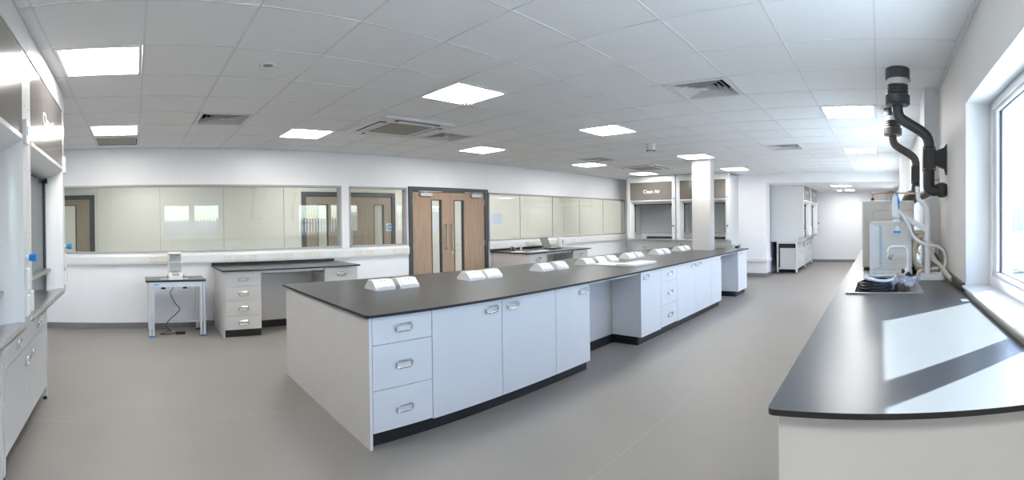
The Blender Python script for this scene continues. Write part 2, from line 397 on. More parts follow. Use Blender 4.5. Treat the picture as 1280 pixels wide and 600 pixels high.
# near wall, end wall, side return, far wall
struct(B(XL-.12, 1.0, YN-.12, YN, 0, ZC+.1).build('wall_near', M['wall']), 'wall behind the fume cupboards on the left')
struct(B(XL, XT, YE, YE+.15, 0, ZC+.1).build('wall_end', M['farwall']), 'white end wall behind the pair of fume cupboards')
struct(B(XT-.15, XT, YE+.15, YF, 0, ZC).build('wall_return', M['wall']), 'wall behind the far fume cupboards')
struct(B(XT, XT+.1, YE+.001, YE+.45, 0, 2.449).build('trim_2', M['wall']), 'wall nib at the end of the room')
struct(B(XT-.15, XR+.3, YF, YF+.15, 0, ZC).build('wall_far', M['farwall']), 'far end wall')
struct(B(XT, XR, YF-.014, YF, 0, .1, .003).build('baseboard_far', M['skirt']))
struct(B(-3.6, XT+.1, YE-.014, YE, 0, .1, .003).build('baseboard_end', M['skirt']))
struct(B(XT+.1, XT+.114, YE-.014, YE+.45, 0, .1, .003).build('baseboard_nib', M['skirt']))
r = thing('low_trunking', 'white low trunking on the end wall nib', 'cable trunking', (XT, YE, .40))
q = MB(); q.box(-.52, .15, -.05, 0, 0, .07, .004); q.box(.10, .15, 0, .45, 0, .07, .004); q.build('trunking_body', M['white'], r)

# right wall with three windows
RW = [(.76, 2.905, 1.756, 1.908), (5.25, 7.85, 6.47, 6.62), (9.1, 11.6, 10.28, 10.43), (12.9, 14.1, 13.47, 13.53)]
ZS, ZH = 1.09, 2.25; x0, x1 = XR, XR+.30
W = MB(); W.box(x0, x1, YN, YF, 0, ZS); W.box(x0, x1, YN, YF, ZH, ZC+.2)
yy = YN
for a, b, *_ in RW: W.box(x0, x1, yy, a, ZS, ZH); yy = b
W.box(x0, x1, yy, YF, ZS, ZH)
struct(W.build('wall_right', M['warmwall']), 'window wall on the right')
for i, (a, b, m0, m1) in enumerate(RW):
    r = thing('window_%d' % (i+1), ['window over the near bench', 'window behind the extraction arms', 'window near the far end', 'window of the lower far bay'][i], 'window', (x0+.15, (a+b)/2, ZS)); del r['category']; struct(r)
    ym = (a+b)/2; h = ZH-ZS; f = MB(); fw = .19 if b-a > 1.5 else .09
    xa, xb = .0, .045
    f.box(xa, xb, a-ym, b-ym, 0.012, .115, .004); f.box(xa, xb, a-ym, b-ym, h-.09, h, .004)
    f.box(xa, xb, a-ym, a-ym+fw, .115, h-.09, .004); f.box(xa, xb, b-ym-fw, b-ym, .115, h-.09, .004); f.box(xa, xb, m0-ym, m1-ym, .115, h-.09, .004)
    f.box(xa-.012, xa, a-ym+.08, b-ym-.08, .07, .09, .003); f.box(xa-.012, xa, b-ym-.115, b-ym-.085, .09, h-.05, .003); f.box(xa-.012, xa, a-ym+.08, b-ym-.08, h-.07, h-.045, .003)
    f.build('window_frame', M['white'], r)
    for p, q in ((a-ym+fw, m0-ym), (m1-ym, b-ym-fw)):
        B(xa+.024, xa+.03, p, q, .115, h-.09).build('pane', M['winglass'], r)
        gk = MB()
        gk.box(xa+.02, xa+.034, p, p+.012, .115, h-.09); gk.box(xa+.02, xa+.034, q-.012, q, .115, h-.09); gk.box(xa+.02, xa+.034, p, q, .115, .123); gk.box(xa+.02, xa+.034, p, q, h-.098, h-.09)
        gk.build('gasket', M['blackplas'], r)
    rv = MB(); rv.box(-.152, .0, b-ym-.012, b-ym, .014, h, .003); rv.box(-.152, .0, a-ym, a-ym+.012, .014, h, .003); rv.box(-.152, .0, a-ym+.012, b-ym-.012, h-.012, h, .003)
    rv.build('reveal_lining', M['white'], r)
    B(-.175, .01, a-ym+.004, b-ym-.004, .004, .024, .005).build('window_sill', M['white'], r)
struct(B(.40, XR, 4.25, 4.75, 0, ZC).build('trim_3', M['wall']), 'boxed pier on the window wall')
struct(B(.37, XR, 8.4, 8.85, 0, ZC).build('trim_4', M['wall']), 'second boxed pier on the window wall')
pp = MB()
for i in range(3): pp.cyl((.46-.06*i, 16.2, 0), (.46-.06*i, 16.2, 2.45), .022, seg=12)
tag(pp.build('riser_pipes', M['steel'], smooth=True), 'vertical steel riser pipes by the window wall at the far end', 'pipes')

# ------------------------------------------------------------------ ceiling fittings
DX = 'of the row nearest the '
lab = {}
names = {
 (5, -1): 'large bright ceiling panel light nearest the left fume cupboards', (5, 4): 'ceiling panel light beside the near air conditioning cassette', (5, 8): 'ceiling panel light over the middle of the island', (5, 13): 'ceiling panel light just before the square column', (5, 17): 'ceiling panel light in front of the right-hand end fume cupboard',
 (9, -1): 'ceiling panel light over the corridor window by the left fume cupboards', (9, 3): 'ceiling panel light above the side bench with drawers', (9, 8): 'ceiling panel light above the double doors', (9, 13): 'ceiling panel light above the laptop bench', (9, 17): 'ceiling panel light in front of the left-hand end fume cupboard',
 (0, -1): 'ceiling panel light by the window wall, outside the frame behind the viewpoint',
 (0, 8): 'ceiling panel light beside the extraction arms, nearest of its row', (0, 13): 'ceiling panel light beside the second pier, middle of its row', (0, 17): 'ceiling panel light just before the bulkhead'}
first = None; GL = 'recessed square ceiling lights'
def panel_light(x, y, z, w, label):
    r = thing('ceiling_light', label, 'ceiling light', (x, y, z), 0, GL); h = w/2
    f = MB()
    for a in ((-h, h, -h, -h+.022), (-h, h, h-.022, h), (-h, -h+.022, -h+.022, h-.022), (h-.022, h, -h+.022, h-.022)): f.box(*a, -.008, .03)
    f.build('frame', M['tbar'], r)
    B(-h+.022, h-.022, -h+.022, h-.022, -.003, .02).build('diffuser', M['led'], r)
    return r
for c in LIGHTS:
    xa, xb = cellx(c[0]); ya, yb = celly(c[1]); x, y = (xa+xb)/2, (ya+yb)/2
    if first is None: first = panel_light(x, y, ZC, GP-.026, names[c])
    else: dup(first, (x, y, ZC), 0, names[c], GL)
dup(first, (-1.08, 13.25, 2.437), 0, 'ceiling panel light under the lower ceiling, nearer of the two', GL)
dup(first, (-1.10, 15.35, 2.437), 0, 'ceiling panel light closest to the far end wall', GL)
for y in (.3, 3.3, 6.2, 8.6, 10.9): dup(first, (-8.35, y, ZC-.012), 0, 'ceiling panel light in the corridor behind the glass', 'corridor ceiling lights')

def vent(x, y, w, label, z=ZC):
    r = thing('ceiling_vent', label, 'air vent', (x, y, z), 0, 'square louvred ceiling diffusers'); h = w/2
    f = MB()
    for a in ((-h, h, -h, -h+.035), (-h, h, h-.035, h), (-h, -h+.035, -h+.035, h-.035), (h-.035, h, -h+.035, h-.035)): f.box(*a, -.008, .02)
    f.build('frame', M['tbar'], r)
    b = MB(); b.box(-h, h, -h, h, .11, .12); b.box(-h, -h+.008, -h, h, 0.02, .12); b.box(h-.008, h, -h, h, 0.02, .12); b.box(-h, h, -h, -h+.008, 0.02, .12); b.box(-h, h, h-.008, h, 0.02, .12); b.build('plenum_box', M['dark'], r)
    n = 5; step = (h-.04)/(n+.6)
    for i in range(n):
        a0 = h-.04-step*i; a1 = a0-step*.95
        v = MB()
        for rot in range(4):
            c, s_ = [(1, 0), (0, 1), (-1, 0), (0, -1)][rot]
            def T(p): return (p[0]*c-p[1]*s_, p[0]*s_+p[1]*c, p[2])
            t0 = .002
            for q in ([(a0, -a0, -.004), (a0, a0, -.004), (a1, a1, .05), (a1, -a1, .05)],):
                v.quad(*[T(p) for p in q]); v.quad(*[T((p[0]-.004, p[1], p[2]+.003)) for p in q])
        v.build('louvre', M['louvre'], r)
    a = h-.04-step*n
    B(-a, a, -a, a, -.003, .004).build('centre_plate', M['tbar'], r)
    return r
vl = {(8, 1): 'square ceiling vent left of the near air conditioning cassette', (8, 6): 'square ceiling vent beside the near air conditioning cassette, above the double doors', (8, 12): 'square ceiling vent before the far air conditioning cassette', (2, 6): 'large square ceiling vent over the aisle nearest the window', (2, 12): 'smaller-looking square ceiling vent far along the aisle'}
fv = None
for c in VENTS:
    xa, xb = cellx(c[0]); ya, yb = celly(c[1])
    if fv is None: fv = vent((xa+xb)/2, (ya+yb)/2, GP-.026, vl[c])
    else: dup(fv, ((xa+xb)/2, (ya+yb)/2, ZC), 0, vl[c], 'square louvred ceiling diffusers')
r = thing('ceiling_vent', 'dark slotted ceiling vent by the wall over the corridor window', 'air vent', (-6.47, -.22, ZC))
q = MB(); q.box(-.29, .29, -.29, .29, -.01, -.004); q.build('frame', M['tbar'], r)
q = MB(); q.box(-.27, .25, -.27, .25, -.012, -.0101); q.build('grille', M['grille'], r)
q = MB(); q.box(-.28, -.265, -.28, .26, -.016, -.01); q.box(-.28, .2, .255, .27, -.016, -.01); q.build('shadow_slot', M['dark'], r)

def cassette(x, y, label):
    r = thing('air_conditioner', label, 'air conditioner', (x, y, ZC), 0, 'ceiling air conditioning cassettes'); h = .49
    p = MB(); p.prism(roundrect(-h, h, -h, h, .03), -.03, -.0036); p.build('face_panel', M['tbar'], r)
    B(-.285, .285, -.285, .285, -.036, -.03, .004).build('intake_grille', M['grille'], r)
    for k in range(4):
        m = Matrix.Rotation(k*PI/2, 4, 'Z')
        v = MB(); v.box(.36, .445, -.30, .30, -.033, -.0301, .0, 1, m); a = v.build('air_slot', M['dark'], r)
        v = MB(); v.box(.375, .43, -.27, .27, -.041, -.035, .002, 1, m); v.box(.34, .352, -.33, .33, -.04, -.03, .0, 1, m); v.build('flap', M['tbar'], a)
    return r
ac = cassette(-4.93, 3.10, 'ceiling air conditioning cassette over the near end of the island')
dup(ac, (-5.03, 9.35, ZC), 0, 'ceiling air conditioning cassette in front of the end fume cupboards', 'ceiling air conditioning cassettes')

def detector(x, y, z, label, s=1.):
    r = thing('smoke_detector', label, 'smoke detector', (x, y, z))
    MB().lathe([(.058*s, -.0), (.06*s, -.012*s), (.058*s, -.02*s), (.05*s, -.024*s)]).build('base_plate', M['white'], r, True)
    b = MB().lathe([(.052*s, -.022*s), (.053*s, -.05*s), (.05*s, -.075*s), (.04*s, -.088*s), (.02*s, -.092*s)]).build('sensor_body', M['white'], r, True)
    q = MB()
    for k in range(10):
        a = 2*PI*k/10; m = Matrix.Translation((.045*s*math.cos(a), .045*s*math.sin(a), -.079*s)) @ Matrix.Rotation(a, 4, 'Z'); q.box(-.008*s, .008*s, -.010*s, .010*s, -.006*s, .006*s, 0, 1, m)
    q.build('sensor_slots', M['blackplas'], b)
    return r
detector(-3.37, 2.85, ZC, 'white round smoke detector beside the brightest island ceiling light', 1.15)
detector(-3.42, 6.55, ZC, 'white round smoke detector over the far half of the island', 1.3)
detector(-1.08, 14.2, 2.45, 'white smoke detector between the two far low ceiling lights', 1.2)
tag(MB().lathe([(.05, 0), (.05, -.012), (.04, -.02), (.02, -.02)]).build('ceiling_sensor', M['white'], None, True, (-2.89, 10.15, ZC)), 'small flat sensor on the ceiling near the end fume cupboards', 'sensor')
r = thing('ceiling_spotlight', 'small round recessed ceiling fitting in a tile left of the island lights', 'ceiling fitting', (-3.35, .985, ZC))
MB().lathe([(.065, 0), (.064, -.006), (.05, -.01), (.036, -.004), (.036, 0)]).build('bezel', M['tbar'], r, True)
MB().cyl((0, 0, -.006), (0, 0, 0), .035).build('lens', M['grey'], r, True)

# ------------------------------------------------------------------ cabinets
def pull(mb, x, y, z, w=.128, h=.05, tilt=0):
    # D-frame pull in the y-z plane, standing out along +x
    pts = []
    r = .018
    for cy, cz, a0 in ((w/2-r, h/2-r, 0), (-w/2+r, h/2-r, 90), (-w/2+r, -h/2+r, 180), (w/2-r, -h/2+r, 270)):
        for k in range(5):
            a = math.radians(a0+22.5*k); yy_, zz_ = cy+r*math.cos(a), cz+r*math.sin(a)
            pts.append((x+.006+.012*max(0, (zz_+h/2)/h), y+yy_, z+zz_))
    mb.tube(pts, .0082, 8, closed=True)
    return mb
def cabinet(name, label, cat, loc, rotz, w, depth, kind, zt=.895, group=None, pl=.1, handle_side='r', plrec=.05, carc=None, fm=None, plend=(0, 0)):
    r = thing(name, label, cat, loc, rotz, group)
    cm = carc or M['lam']
    B(-depth, -.022, .001, w-.001, pl, zt).build('carcass', cm, r)
    B(-depth+.0, -plrec, .001+plend[0], w-.001-plend[1], 0, pl).build('plinth', M['black'], r)
    g_ = .0022
    def front(nm, y0, y1, z0, z1, hy, hz):
        f = B(-.019, 0, y0+g_, y1-g_, z0+g_, z1-g_, .0012).build(nm, fm or M['lam'], r)
        pull(MB(), 0, hy, hz).build('handle', M['chrome'], f, True)
        B(.0003, .0012, hy-.052, hy+.052, hz-.017, hz+.017).build('handle_recess', fm or M['lam'], f)
    if kind == 'd3':
        for z0, z1, hz in ((pl+.005, .391, .24), (.391, .70, .545), (.70, zt-.002, .80)): front('drawer', 0, w, z0, z1, w/2, hz)
    elif kind == 'd4':
        zz = (pl, .29, .49, .69, zt-.004)
        for a, b in zip(zz, zz[1:]): front('drawer', 0, w, a, b, w/2, (a+b)/2-.004)
    elif kind == 'door':
        front('door', 0, w, pl-.005, zt-.002, w-.12 if handle_side == 'r' else .12, .822)
    elif kind == 'doors2':
        front('door', 0, w/2, pl-.005, zt-.002, w/2-.11, .822); front('door', w/2, w, pl-.005, zt-.002, w/2+.11, .822)
    elif kind == 'drawerdoor':
        front('drawer', 0, w, .69, zt-.004, w/2, .79); front('door', 0, w, pl, .69, w-.12, .6)
    return r
# island frame
IX, IY, IR = -2.80, 1.50, -.0075
def isl(lx, ly, z=0):
    return (IX+lx*math.cos(IR)-ly*math.sin(IR), IY+lx*math.sin(IR)+ly*math.cos(IR), z)
DI = .42
r = thing('end_panel', 'large pale panel closing the near end of the island', 'panel', isl(0, 0), IR)
B(-1.79, 0, -.004, .018, 0, .895, .0015).build('panel_board', M['lamdim'], r)
B(-.0, .0012, -.003, .017, 0, .895).build('edge_band', M['lamedge'], r)
IG = 'island base cabinets'
cabinet('drawer_cabinet', 'three-drawer white cabinet at the near corner of the island', 'cabinet', isl(0, .02), IR, .493, DI, 'd3', group=IG)
cabinet('base_cabinet', 'wide white door cabinet next to the island corner drawers', 'cabinet', isl(0, .515), IR, .703, DI, 'door', group=IG)
cabinet('base_cabinet', 'white door cabinet second from the island corner drawers', 'cabinet', isl(0, 1.22), IR, .692, DI, 'door', group=IG, handle_side='l')
cabinet('base_cabinet', 'narrow white door cabinet left of the island kneehole', 'cabinet', isl(0, 1.914), IR, .541, DI, 'door', group=IG)
cabinet('base_cabinet', 'narrow white door cabinet right of the island kneehole', 'cabinet', isl(0, 3.517), IR, .535, DI, 'door', group=IG, handle_side='l')
cabinet('drawer_cabinet', 'three-drawer white cabinet in the middle of the island', 'cabinet', isl(0, 4.054), IR, .512, DI, 'd3', group=IG)
cabinet('base_cabinet', 'double-door white cabinet in the far half of the island', 'cabinet', isl(0, 4.568), IR, 1.345, DI, 'doors2', group=IG)
cabinet('base_cabinet', 'white door cabinet just before the far island kneehole', 'cabinet', isl(0, 5.915), IR, .49, DI, 'door', group=IG)
cabinet('base_cabinet', 'white door cabinet at the far end of the island', 'cabinet', isl(0, 7.385), IR, .60, DI, 'door', group=IG, handle_side='l')
def kneepanel(y0, y1, label):
    r = thing('kneehole_panel', label, 'panel', isl(-DI, (y0+y1)/2), IR); h = (y1-y0)/2-.002
    B(-.02, 0, -h, h, .1, .893).build('panel_board', M['lamdim'], r); B(-.02, .02, -h, h, 0, .1).build('plinth', M['black'], r)
    B(.26, .40, -h, h, .868, .8935).build('apron_rail', M['lam'], r)
    return r
kneepanel(2.455, 3.517, 'recessed back panel of the nearer island kneehole')
kneepanel(6.405, 7.385, 'recessed back panel of the far island kneehole')
rb = thing('back_panel', 'long white panel along the back of the island', 'panel', isl(-1.76, 4.0), IR)
B(-.02, 0, -3.975, 3.985, .1, .893).build('panel_board', M['lam'], rb); B(0, .03, -3.975, 3.985, 0, .1).build('plinth', M['black'], rb)
# island worktop with the column passing through
cxa, cxb, cya, cyb = -.895, -.515, 7.215, 7.455
wt = thing('worktop', 'long dark grey worktop of the island', 'worktop', isl(0, 0, .895), IR)
def plank(polys, name_root, z0, z1):
    a = MB(); b = MB()
    for p in polys:
        a.prism(p, z1-.0012, z1); b.prism(p, z0, z1-.0013)
    b.build('edge_core', M['topedge'], name_root); a.build('top_surface', M['top'], name_root)
xa, xb, ya, yb = -1.83, .035, -.035, 8.03
plank([roundrect(xa, xb, ya, cya, .025, (0, 0, 1, 1)), [(xa, cya), (cxa-.002, cya), (cxa-.002, cyb), (xa, cyb)], [(cxb+.002, cya), (xb, cya), (xb, cyb), (cxb+.002, cyb)], roundrect(xa, xb, cyb, yb, .025, (1, 1, 0, 0))], wt, 0, .02)
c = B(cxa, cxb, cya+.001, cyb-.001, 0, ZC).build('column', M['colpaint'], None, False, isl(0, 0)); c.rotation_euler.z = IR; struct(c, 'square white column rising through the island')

# bench socket pods
def pod(label, loc):
    r = thing('bench_socket', label, 'socket', loc, IR, 'white twin socket pods on the island')
    hw = .105
    MB().prism([(-.11, 0), (.11, 0), (.11, .024), (.036, .088), (-.036, .088), (-.11, .024)], -hw, hw, 'y').build('housing', M['white'], r)
    for sg_ in (1, -1):
        sl = math.atan2(.064, .074); m = Matrix.Translation((sg_*.073, 0, .056)) @ Matrix.Rotation(sg_*sl, 4, 'Y')
        f = MB(); f.box(-.043, .043, -.082, .082, 0, .007, .002, 1, m); f = f.build('face_plate', M['white'], r)
        for yy_ in (-.04, .04):
            h = MB(); h.box(.006, .012, yy_-.003, yy_+.003, .0065, .0078, 0, 1, m)
            for e in (-.011, .011): h.box(-.012, -.008, yy_+e-.004, yy_+e+.004, .0065, .0078, 0, 1, m)
            h.box(-.034, -.022, yy_*.45-.006, yy_*.45+.006, .0065, .0088, 0, 1, m)
            h.build('socket_outlet', M['grey'], f)
    return r
pods = [(2.165, 'first pod of the pair nearest the island corner'), (2.425, 'second pod of the pair nearest the island corner'), (3.265, 'first pod of the second socket pair along the island'), (3.52, 'second pod of the second socket pair along the island'),
        (4.40, 'first pod of the third socket pair along the island'), (4.695, 'second pod of the third socket pair along the island'), (5.30, 'first pod of the row of three by the white tray'), (5.60, 'middle pod of the row of three by the white tray'), (5.90, 'last pod of the row of three by the white tray'),
        (6.44, 'first pod of the pair just beyond the white tray'), (6.70, 'second pod of the pair just beyond the white tray'), (7.42, 'first pod of the sixth socket group, before the column'), (7.69, 'second pod of the sixth socket group, before the column'), (8.36, 'first pod of the pair closest to the column'), (8.62, 'second pod of the pair closest to the column')]
p0 = None
for y, l in pods:
    ly = y-IY; p = isl(-1.035+0*ly, ly, .915); l = 'white angled twin socket, '+l
    if p0 is None: p0 = pod(l, p)
    else: dup(p0, p, IR, l, 'white twin socket pods on the island')
r = thing('white_tray', 'long flat white tray lying on the island beside three sockets', 'tray', (-3.32, 5.60, .915), -.02)
q = MB(); q.box(-.36, .02, -.29, .05, 0, .018, .003); q.build('thin_flap', M['white'], r)
q = MB(); q.box(.03, .30, -.27, .32, 0, .034, .004); q.build('tray_body', M['white'], r); B(.012, .034, -.30, -.26, 0, .03, .004).build('end_stop', M['white'], r)

# ------------------------------------------------------------------ side bench (left wall, with drawers)
SX = -6.30
tag(B(-.78, 0, 0, .018, 0, .895, .0015).build('end_panel', M['lamdim'], None, False, (SX, 1.185, 0)), 'pale side panel of the wall bench beside the balance table', 'panel')
cabinet('drawer_cabinet', 'four-drawer warm-lit cabinet of the wall bench beside the balance table', 'cabinet', (SX, 1.205, 0), 0, .51, .55, 'd4', plrec=.03, fm=M['lamdim'], carc=M['lamdim'])
cabinet('drawer_cabinet', 'wall bench cabinet right of the side kneehole, top drawer showing', 'cabinet', (SX, 2.66, 0), 0, .53, .55, 'drawerdoor', fm=M['lamdim'], carc=M['lamdim'])
r = thing('kneehole_panel', 'warm-lit back panel of the wall bench kneehole', 'panel', (SX-.52, 2.187, 0))
B(-.02, 0, -.468, .468, .1, .893).build('panel_board', M['lamdim'], r); B(-.02, .03, -.468, .468, 0, .1).build('plinth', M['black'], r); B(.47, .50, -.468, .468, .858, .893).build('apron_rail', M['lam'], r)
wt = thing('worktop', 'dark grey worktop with upstand on the wall bench by the balance table', 'worktop', (SX, 2.19, .895))
plank([roundrect(-.815, .045, -1.03, 1.03, .012)], wt, 0, .02)
B(-.815, -.797, -1.03, .98, .02, .062).build('upstand', M['topedge'], wt)

# laptop bench
LX = -6.06
tag(B(-1.0, 0, 0, .018, 0, .895, .0015).build('end_panel', M['lamdim'], None, False, (LX, 6.625, 0)), 'warm-lit side panel of the laptop bench by the double doors', 'panel')
cabinet('base_cabinet', 'laptop bench cabinet nearest the double doors', 'cabinet', (LX, 6.645, 0), 0, .525, .55, 'drawerdoor', fm=M['lamdim'], carc=M['lamdim'])
cabinet('base_cabinet', 'laptop bench cabinet at the end away from the double doors', 'cabinet', (LX, 8.02, 0), 0, .53, .55, 'drawerdoor', fm=M['lamdim'], carc=M['lamdim'])
r = thing('kneehole_panel', 'warm-lit back panel of the laptop bench kneehole', 'panel', (LX-.55, 7.595, 0))
B(-.02, 0, -.418, .418, .1, .893).build('panel_board', M['lamdim'], r); B(.49, .53, -.418, .418, .858, .893).build('apron_rail', M['lam'], r); B(-.02, .03, -.418, .418, 0, .1).build('plinth', M['black'], r)
wt = thing('worktop', 'dark grey worktop carrying the laptop', 'worktop', (LX, 7.6, .895))
plank([roundrect(-1.04, .045, -1.0, 1.03, .012)], wt, 0, .02)
B(-1.04, -1.02, -1.0, .62, .02, .062).build('upstand', M['topedge'], wt)
lp = thing('laptop', 'open dark laptop on the bench right of the double doors', 'laptop', (-6.55, 7.95, .915), math.radians(14))
B(-.13, .13, -.18, .18, 0, .022, .004).build('base', M['blackplas'], lp)
B(-.09, .03, -.15, .15, .022, .0245).build('keyboard', M['grey'], lp)
m = Matrix.Translation((-.125, 0, .018)) @ Matrix.Rotation(math.radians(-24), 4, 'Y')
ld = MB(); ld.box(-.012, 0, -.18, .18, 0, .25, .003, 1, m); ld = ld.build('lid', M['blackplas'], lp)
q = MB(); q.box(0, .001, -.165, .165, .02, .235, 0, 1, m); q.build('screen', M['screen'], ld)
jg = thing('white_jug', 'white container with dark label behind the laptop', 'container', (-6.86, 8.58, .915))
MB().lathe([(.075, 0), (.078, .01), (.078, .2), (.07, .225), (.03, .23)]).build('body', M['white'], jg, True)
q = MB(); q.tube(smoothpath([(.05, .06, .19), (.07, .10, .17), (.07, .105, .09), (.05, .065, .06)], 5), .01); q.build('handle', M['white'], jg, True)
q = MB(); q.box(.072, .082, -.02, .03, .06, .17, .003); q.build('label_strip', M['grey'], jg)
for i, (x, y, a, lb) in enumerate([(-6.48, 6.78, .2, 'loose white papers nearest the double doors on the laptop bench'), (-6.30, 7.05, -.1, 'loose white papers at the front edge of the laptop bench'), (-6.36, 7.38, .35, 'loose white papers in front of the laptop')]):
    pg = MB()
    for k in range(3): pg.box(-.105, .105, -.15, .15, .002*k, .002*k+.0015, 0, 1, Matrix.Rotation(.12*k, 4, 'Z'))
    o = pg.build('paper_stack', M['paper'], None, False, (x, y, .915)); o.rotation_euler.z = a; tag(o, lb, 'papers', 'papers on the laptop bench')
kt = thing('tool_kit', 'small jumble of beige and black fittings on the laptop bench', 'fittings', (-6.80, 7.04, .915))
MB().cyl((.06, .10, 0), (.06, .10, .11), .022).build('white_bottle', M['white'], kt, True)
q = MB(); q.tube(smoothpath([(-.1, -.1, .02), (-.04, -.05, .07), (0, .02, .03), (.05, .03, .06), (0, -.06, .02)], 5), .012); q.build('looped_cord', M['blackplas'], kt, True)
q = MB(); q.box(-.08, -.02, -.02, .05, 0, .06, .01); q.box(.0, .05, -.08, -.03, 0, .05, .01); q.cyl((-.05, -.08, 0), (-.05, -.08, .09), .016); q.build('brass_fittings', M['copper'], kt)

# ------------------------------------------------------------------ balance table + balance
bt = thing('balance_table', 'aluminium framed balance table with black stone top', 'table', (-6.72, .56, 0))
MB().prism(roundrect(-.245, .245, -.415, .415, .012), .755, .782).build('tabletop', M['granite'], bt)
q = MB(); q.box(.0, .19, -.22, .18, .782, .785, .001); q.build('inset_slab', M['steel'], bt)
q = MB()
q.box(.20, .235, -.345, .345, .685, .755, .003); q.box(-.235, -.20, -.345, .345, .685, .755, .003); q.box(-.20, .20, -.375, -.345, .685, .755, .003); q.box(-.20, .20, .345, .375, .685, .755, .003)
ap = q.build('apron', M['alu'], bt)
q = MB(); q.box(.235, .2362, -.31, -.235, .712, .726); q.build('maker_badge', M['bluelab'], ap)
for x in (.215, -.215):
    for y in (-.36, -.315, .345, .39):
        lg = B(x-.018, x+.018, y-.016, y+.016, .02, .755 if abs(y) > .35 else .685, .003).build('leg', M['alu'], bt)
        B(x-.019, x+.019, y-.017, y+.017, 0, .02, .003).build('foot_cap', M['blue'] if x > 0 else M['blackplas'], lg)
q = MB(); q.box(-.03, .0, -.30, .33, .15, .18, .002); q.box(-.2, .2, -.33, -.30, .15, .18, .002); q.box(-.2, .2, .33, .36, .15, .18, .002); q.build('lower_rail', M['alu'], bt)
for y in (-.17, .13):
    MB().lathe([(.035, .655), (.03, .67), (.012, .68), (.012, .69)], (.16, y, 0)).build('damper_foot', M['blackplas'], bt, True)
bl = thing('balance', 'white analytical balance with glass draft shield on the stone table', 'balance', (-6.64, .56, .785))
MB().prism([(-.15, 0), (.16, 0), (.16, .05), (.11, .085), (-.15, .09)], -.095, .095, 'y').build('base', M['white'], bl)
q = MB(); m = Matrix.Translation((.135, 0, .069)) @ Matrix.Rotation(math.radians(35), 4, 'Y'); q.box(-.022, .022, -.05, .05, 0, .003, 0, 1, m); q.build('display', M['grey'], bl)
q = MB()
for x, y in ((-.14, -.088), (-.14, .088), (.05, -.088), (.05, .088)): q.box(x-.006, x+.006, y-.006, y+.006, .085, .36)
q.box(-.15, .06, -.095, .095, .345, .365, .003); q.box(-.15, -.135, -.09, .09, .085, .36); q.box(-.15, .055, -.095, -.085, .23, .245); q.box(-.15, .055, .085, .095, .23, .245); q.box(.045, .055, -.09, .09, .23, .245)
sh = q.build('shield_frame', M['white'], bl)
q = MB(); q.box(.052, .055, -.082, .082, .09, .345); q.box(-.13, .044, -.092, -.089, .09, .345); q.box(-.13, .044, .089, .092, .09, .345); q.build('shield_glass', M['sashglass'], sh)
q = MB(); q.cyl((.056, .04, .325), (.062, .04, .325), .007, seg=10); q.build('latch', M['blackplas'], sh)
MB().lathe([(.05, .088), (.052, .094), (.03, .096)], (-.04, 0, 0)).build('weighing_pan', M['steel'], bl, True)
for y in (-.108, .108): MB().cyl((.07, y-.012, .035), (.07, y+.012, .035), .022).build('level_foot', M['copper'], bl, True)
cdx = MB()
cdx.tube(smoothpath([(-6.60, .53, .75), (-6.60, .53, .66), (-6.62, .49, .58), (-6.62, .56, .44), (-6.62, .62, .36), (-6.64, .56, .28), (-6.66, .46, .19), (-6.7, .44, .10), (-6.72, .5, .03)], 6), .006, 8)
cdx.tube(smoothpath([(-6.72, .5, .03), (-6.66, .36, .012), (-6.66, .34, .012), (-6.62, .42, .012), (-6.7, .552, .012)], 6), .006, 8)
tag(cdx.build('power_lead', M['blackplas'], smooth=True), 'black power cord hanging under the balance table', 'cord')
tag(B(-.04, .04, -.07, .07, 0, .035, .006).build('power_adaptor', M['blackplas'], None, False, (-6.68, .63, 0)), 'black power adaptor on the floor under the balance table', 'adaptor')

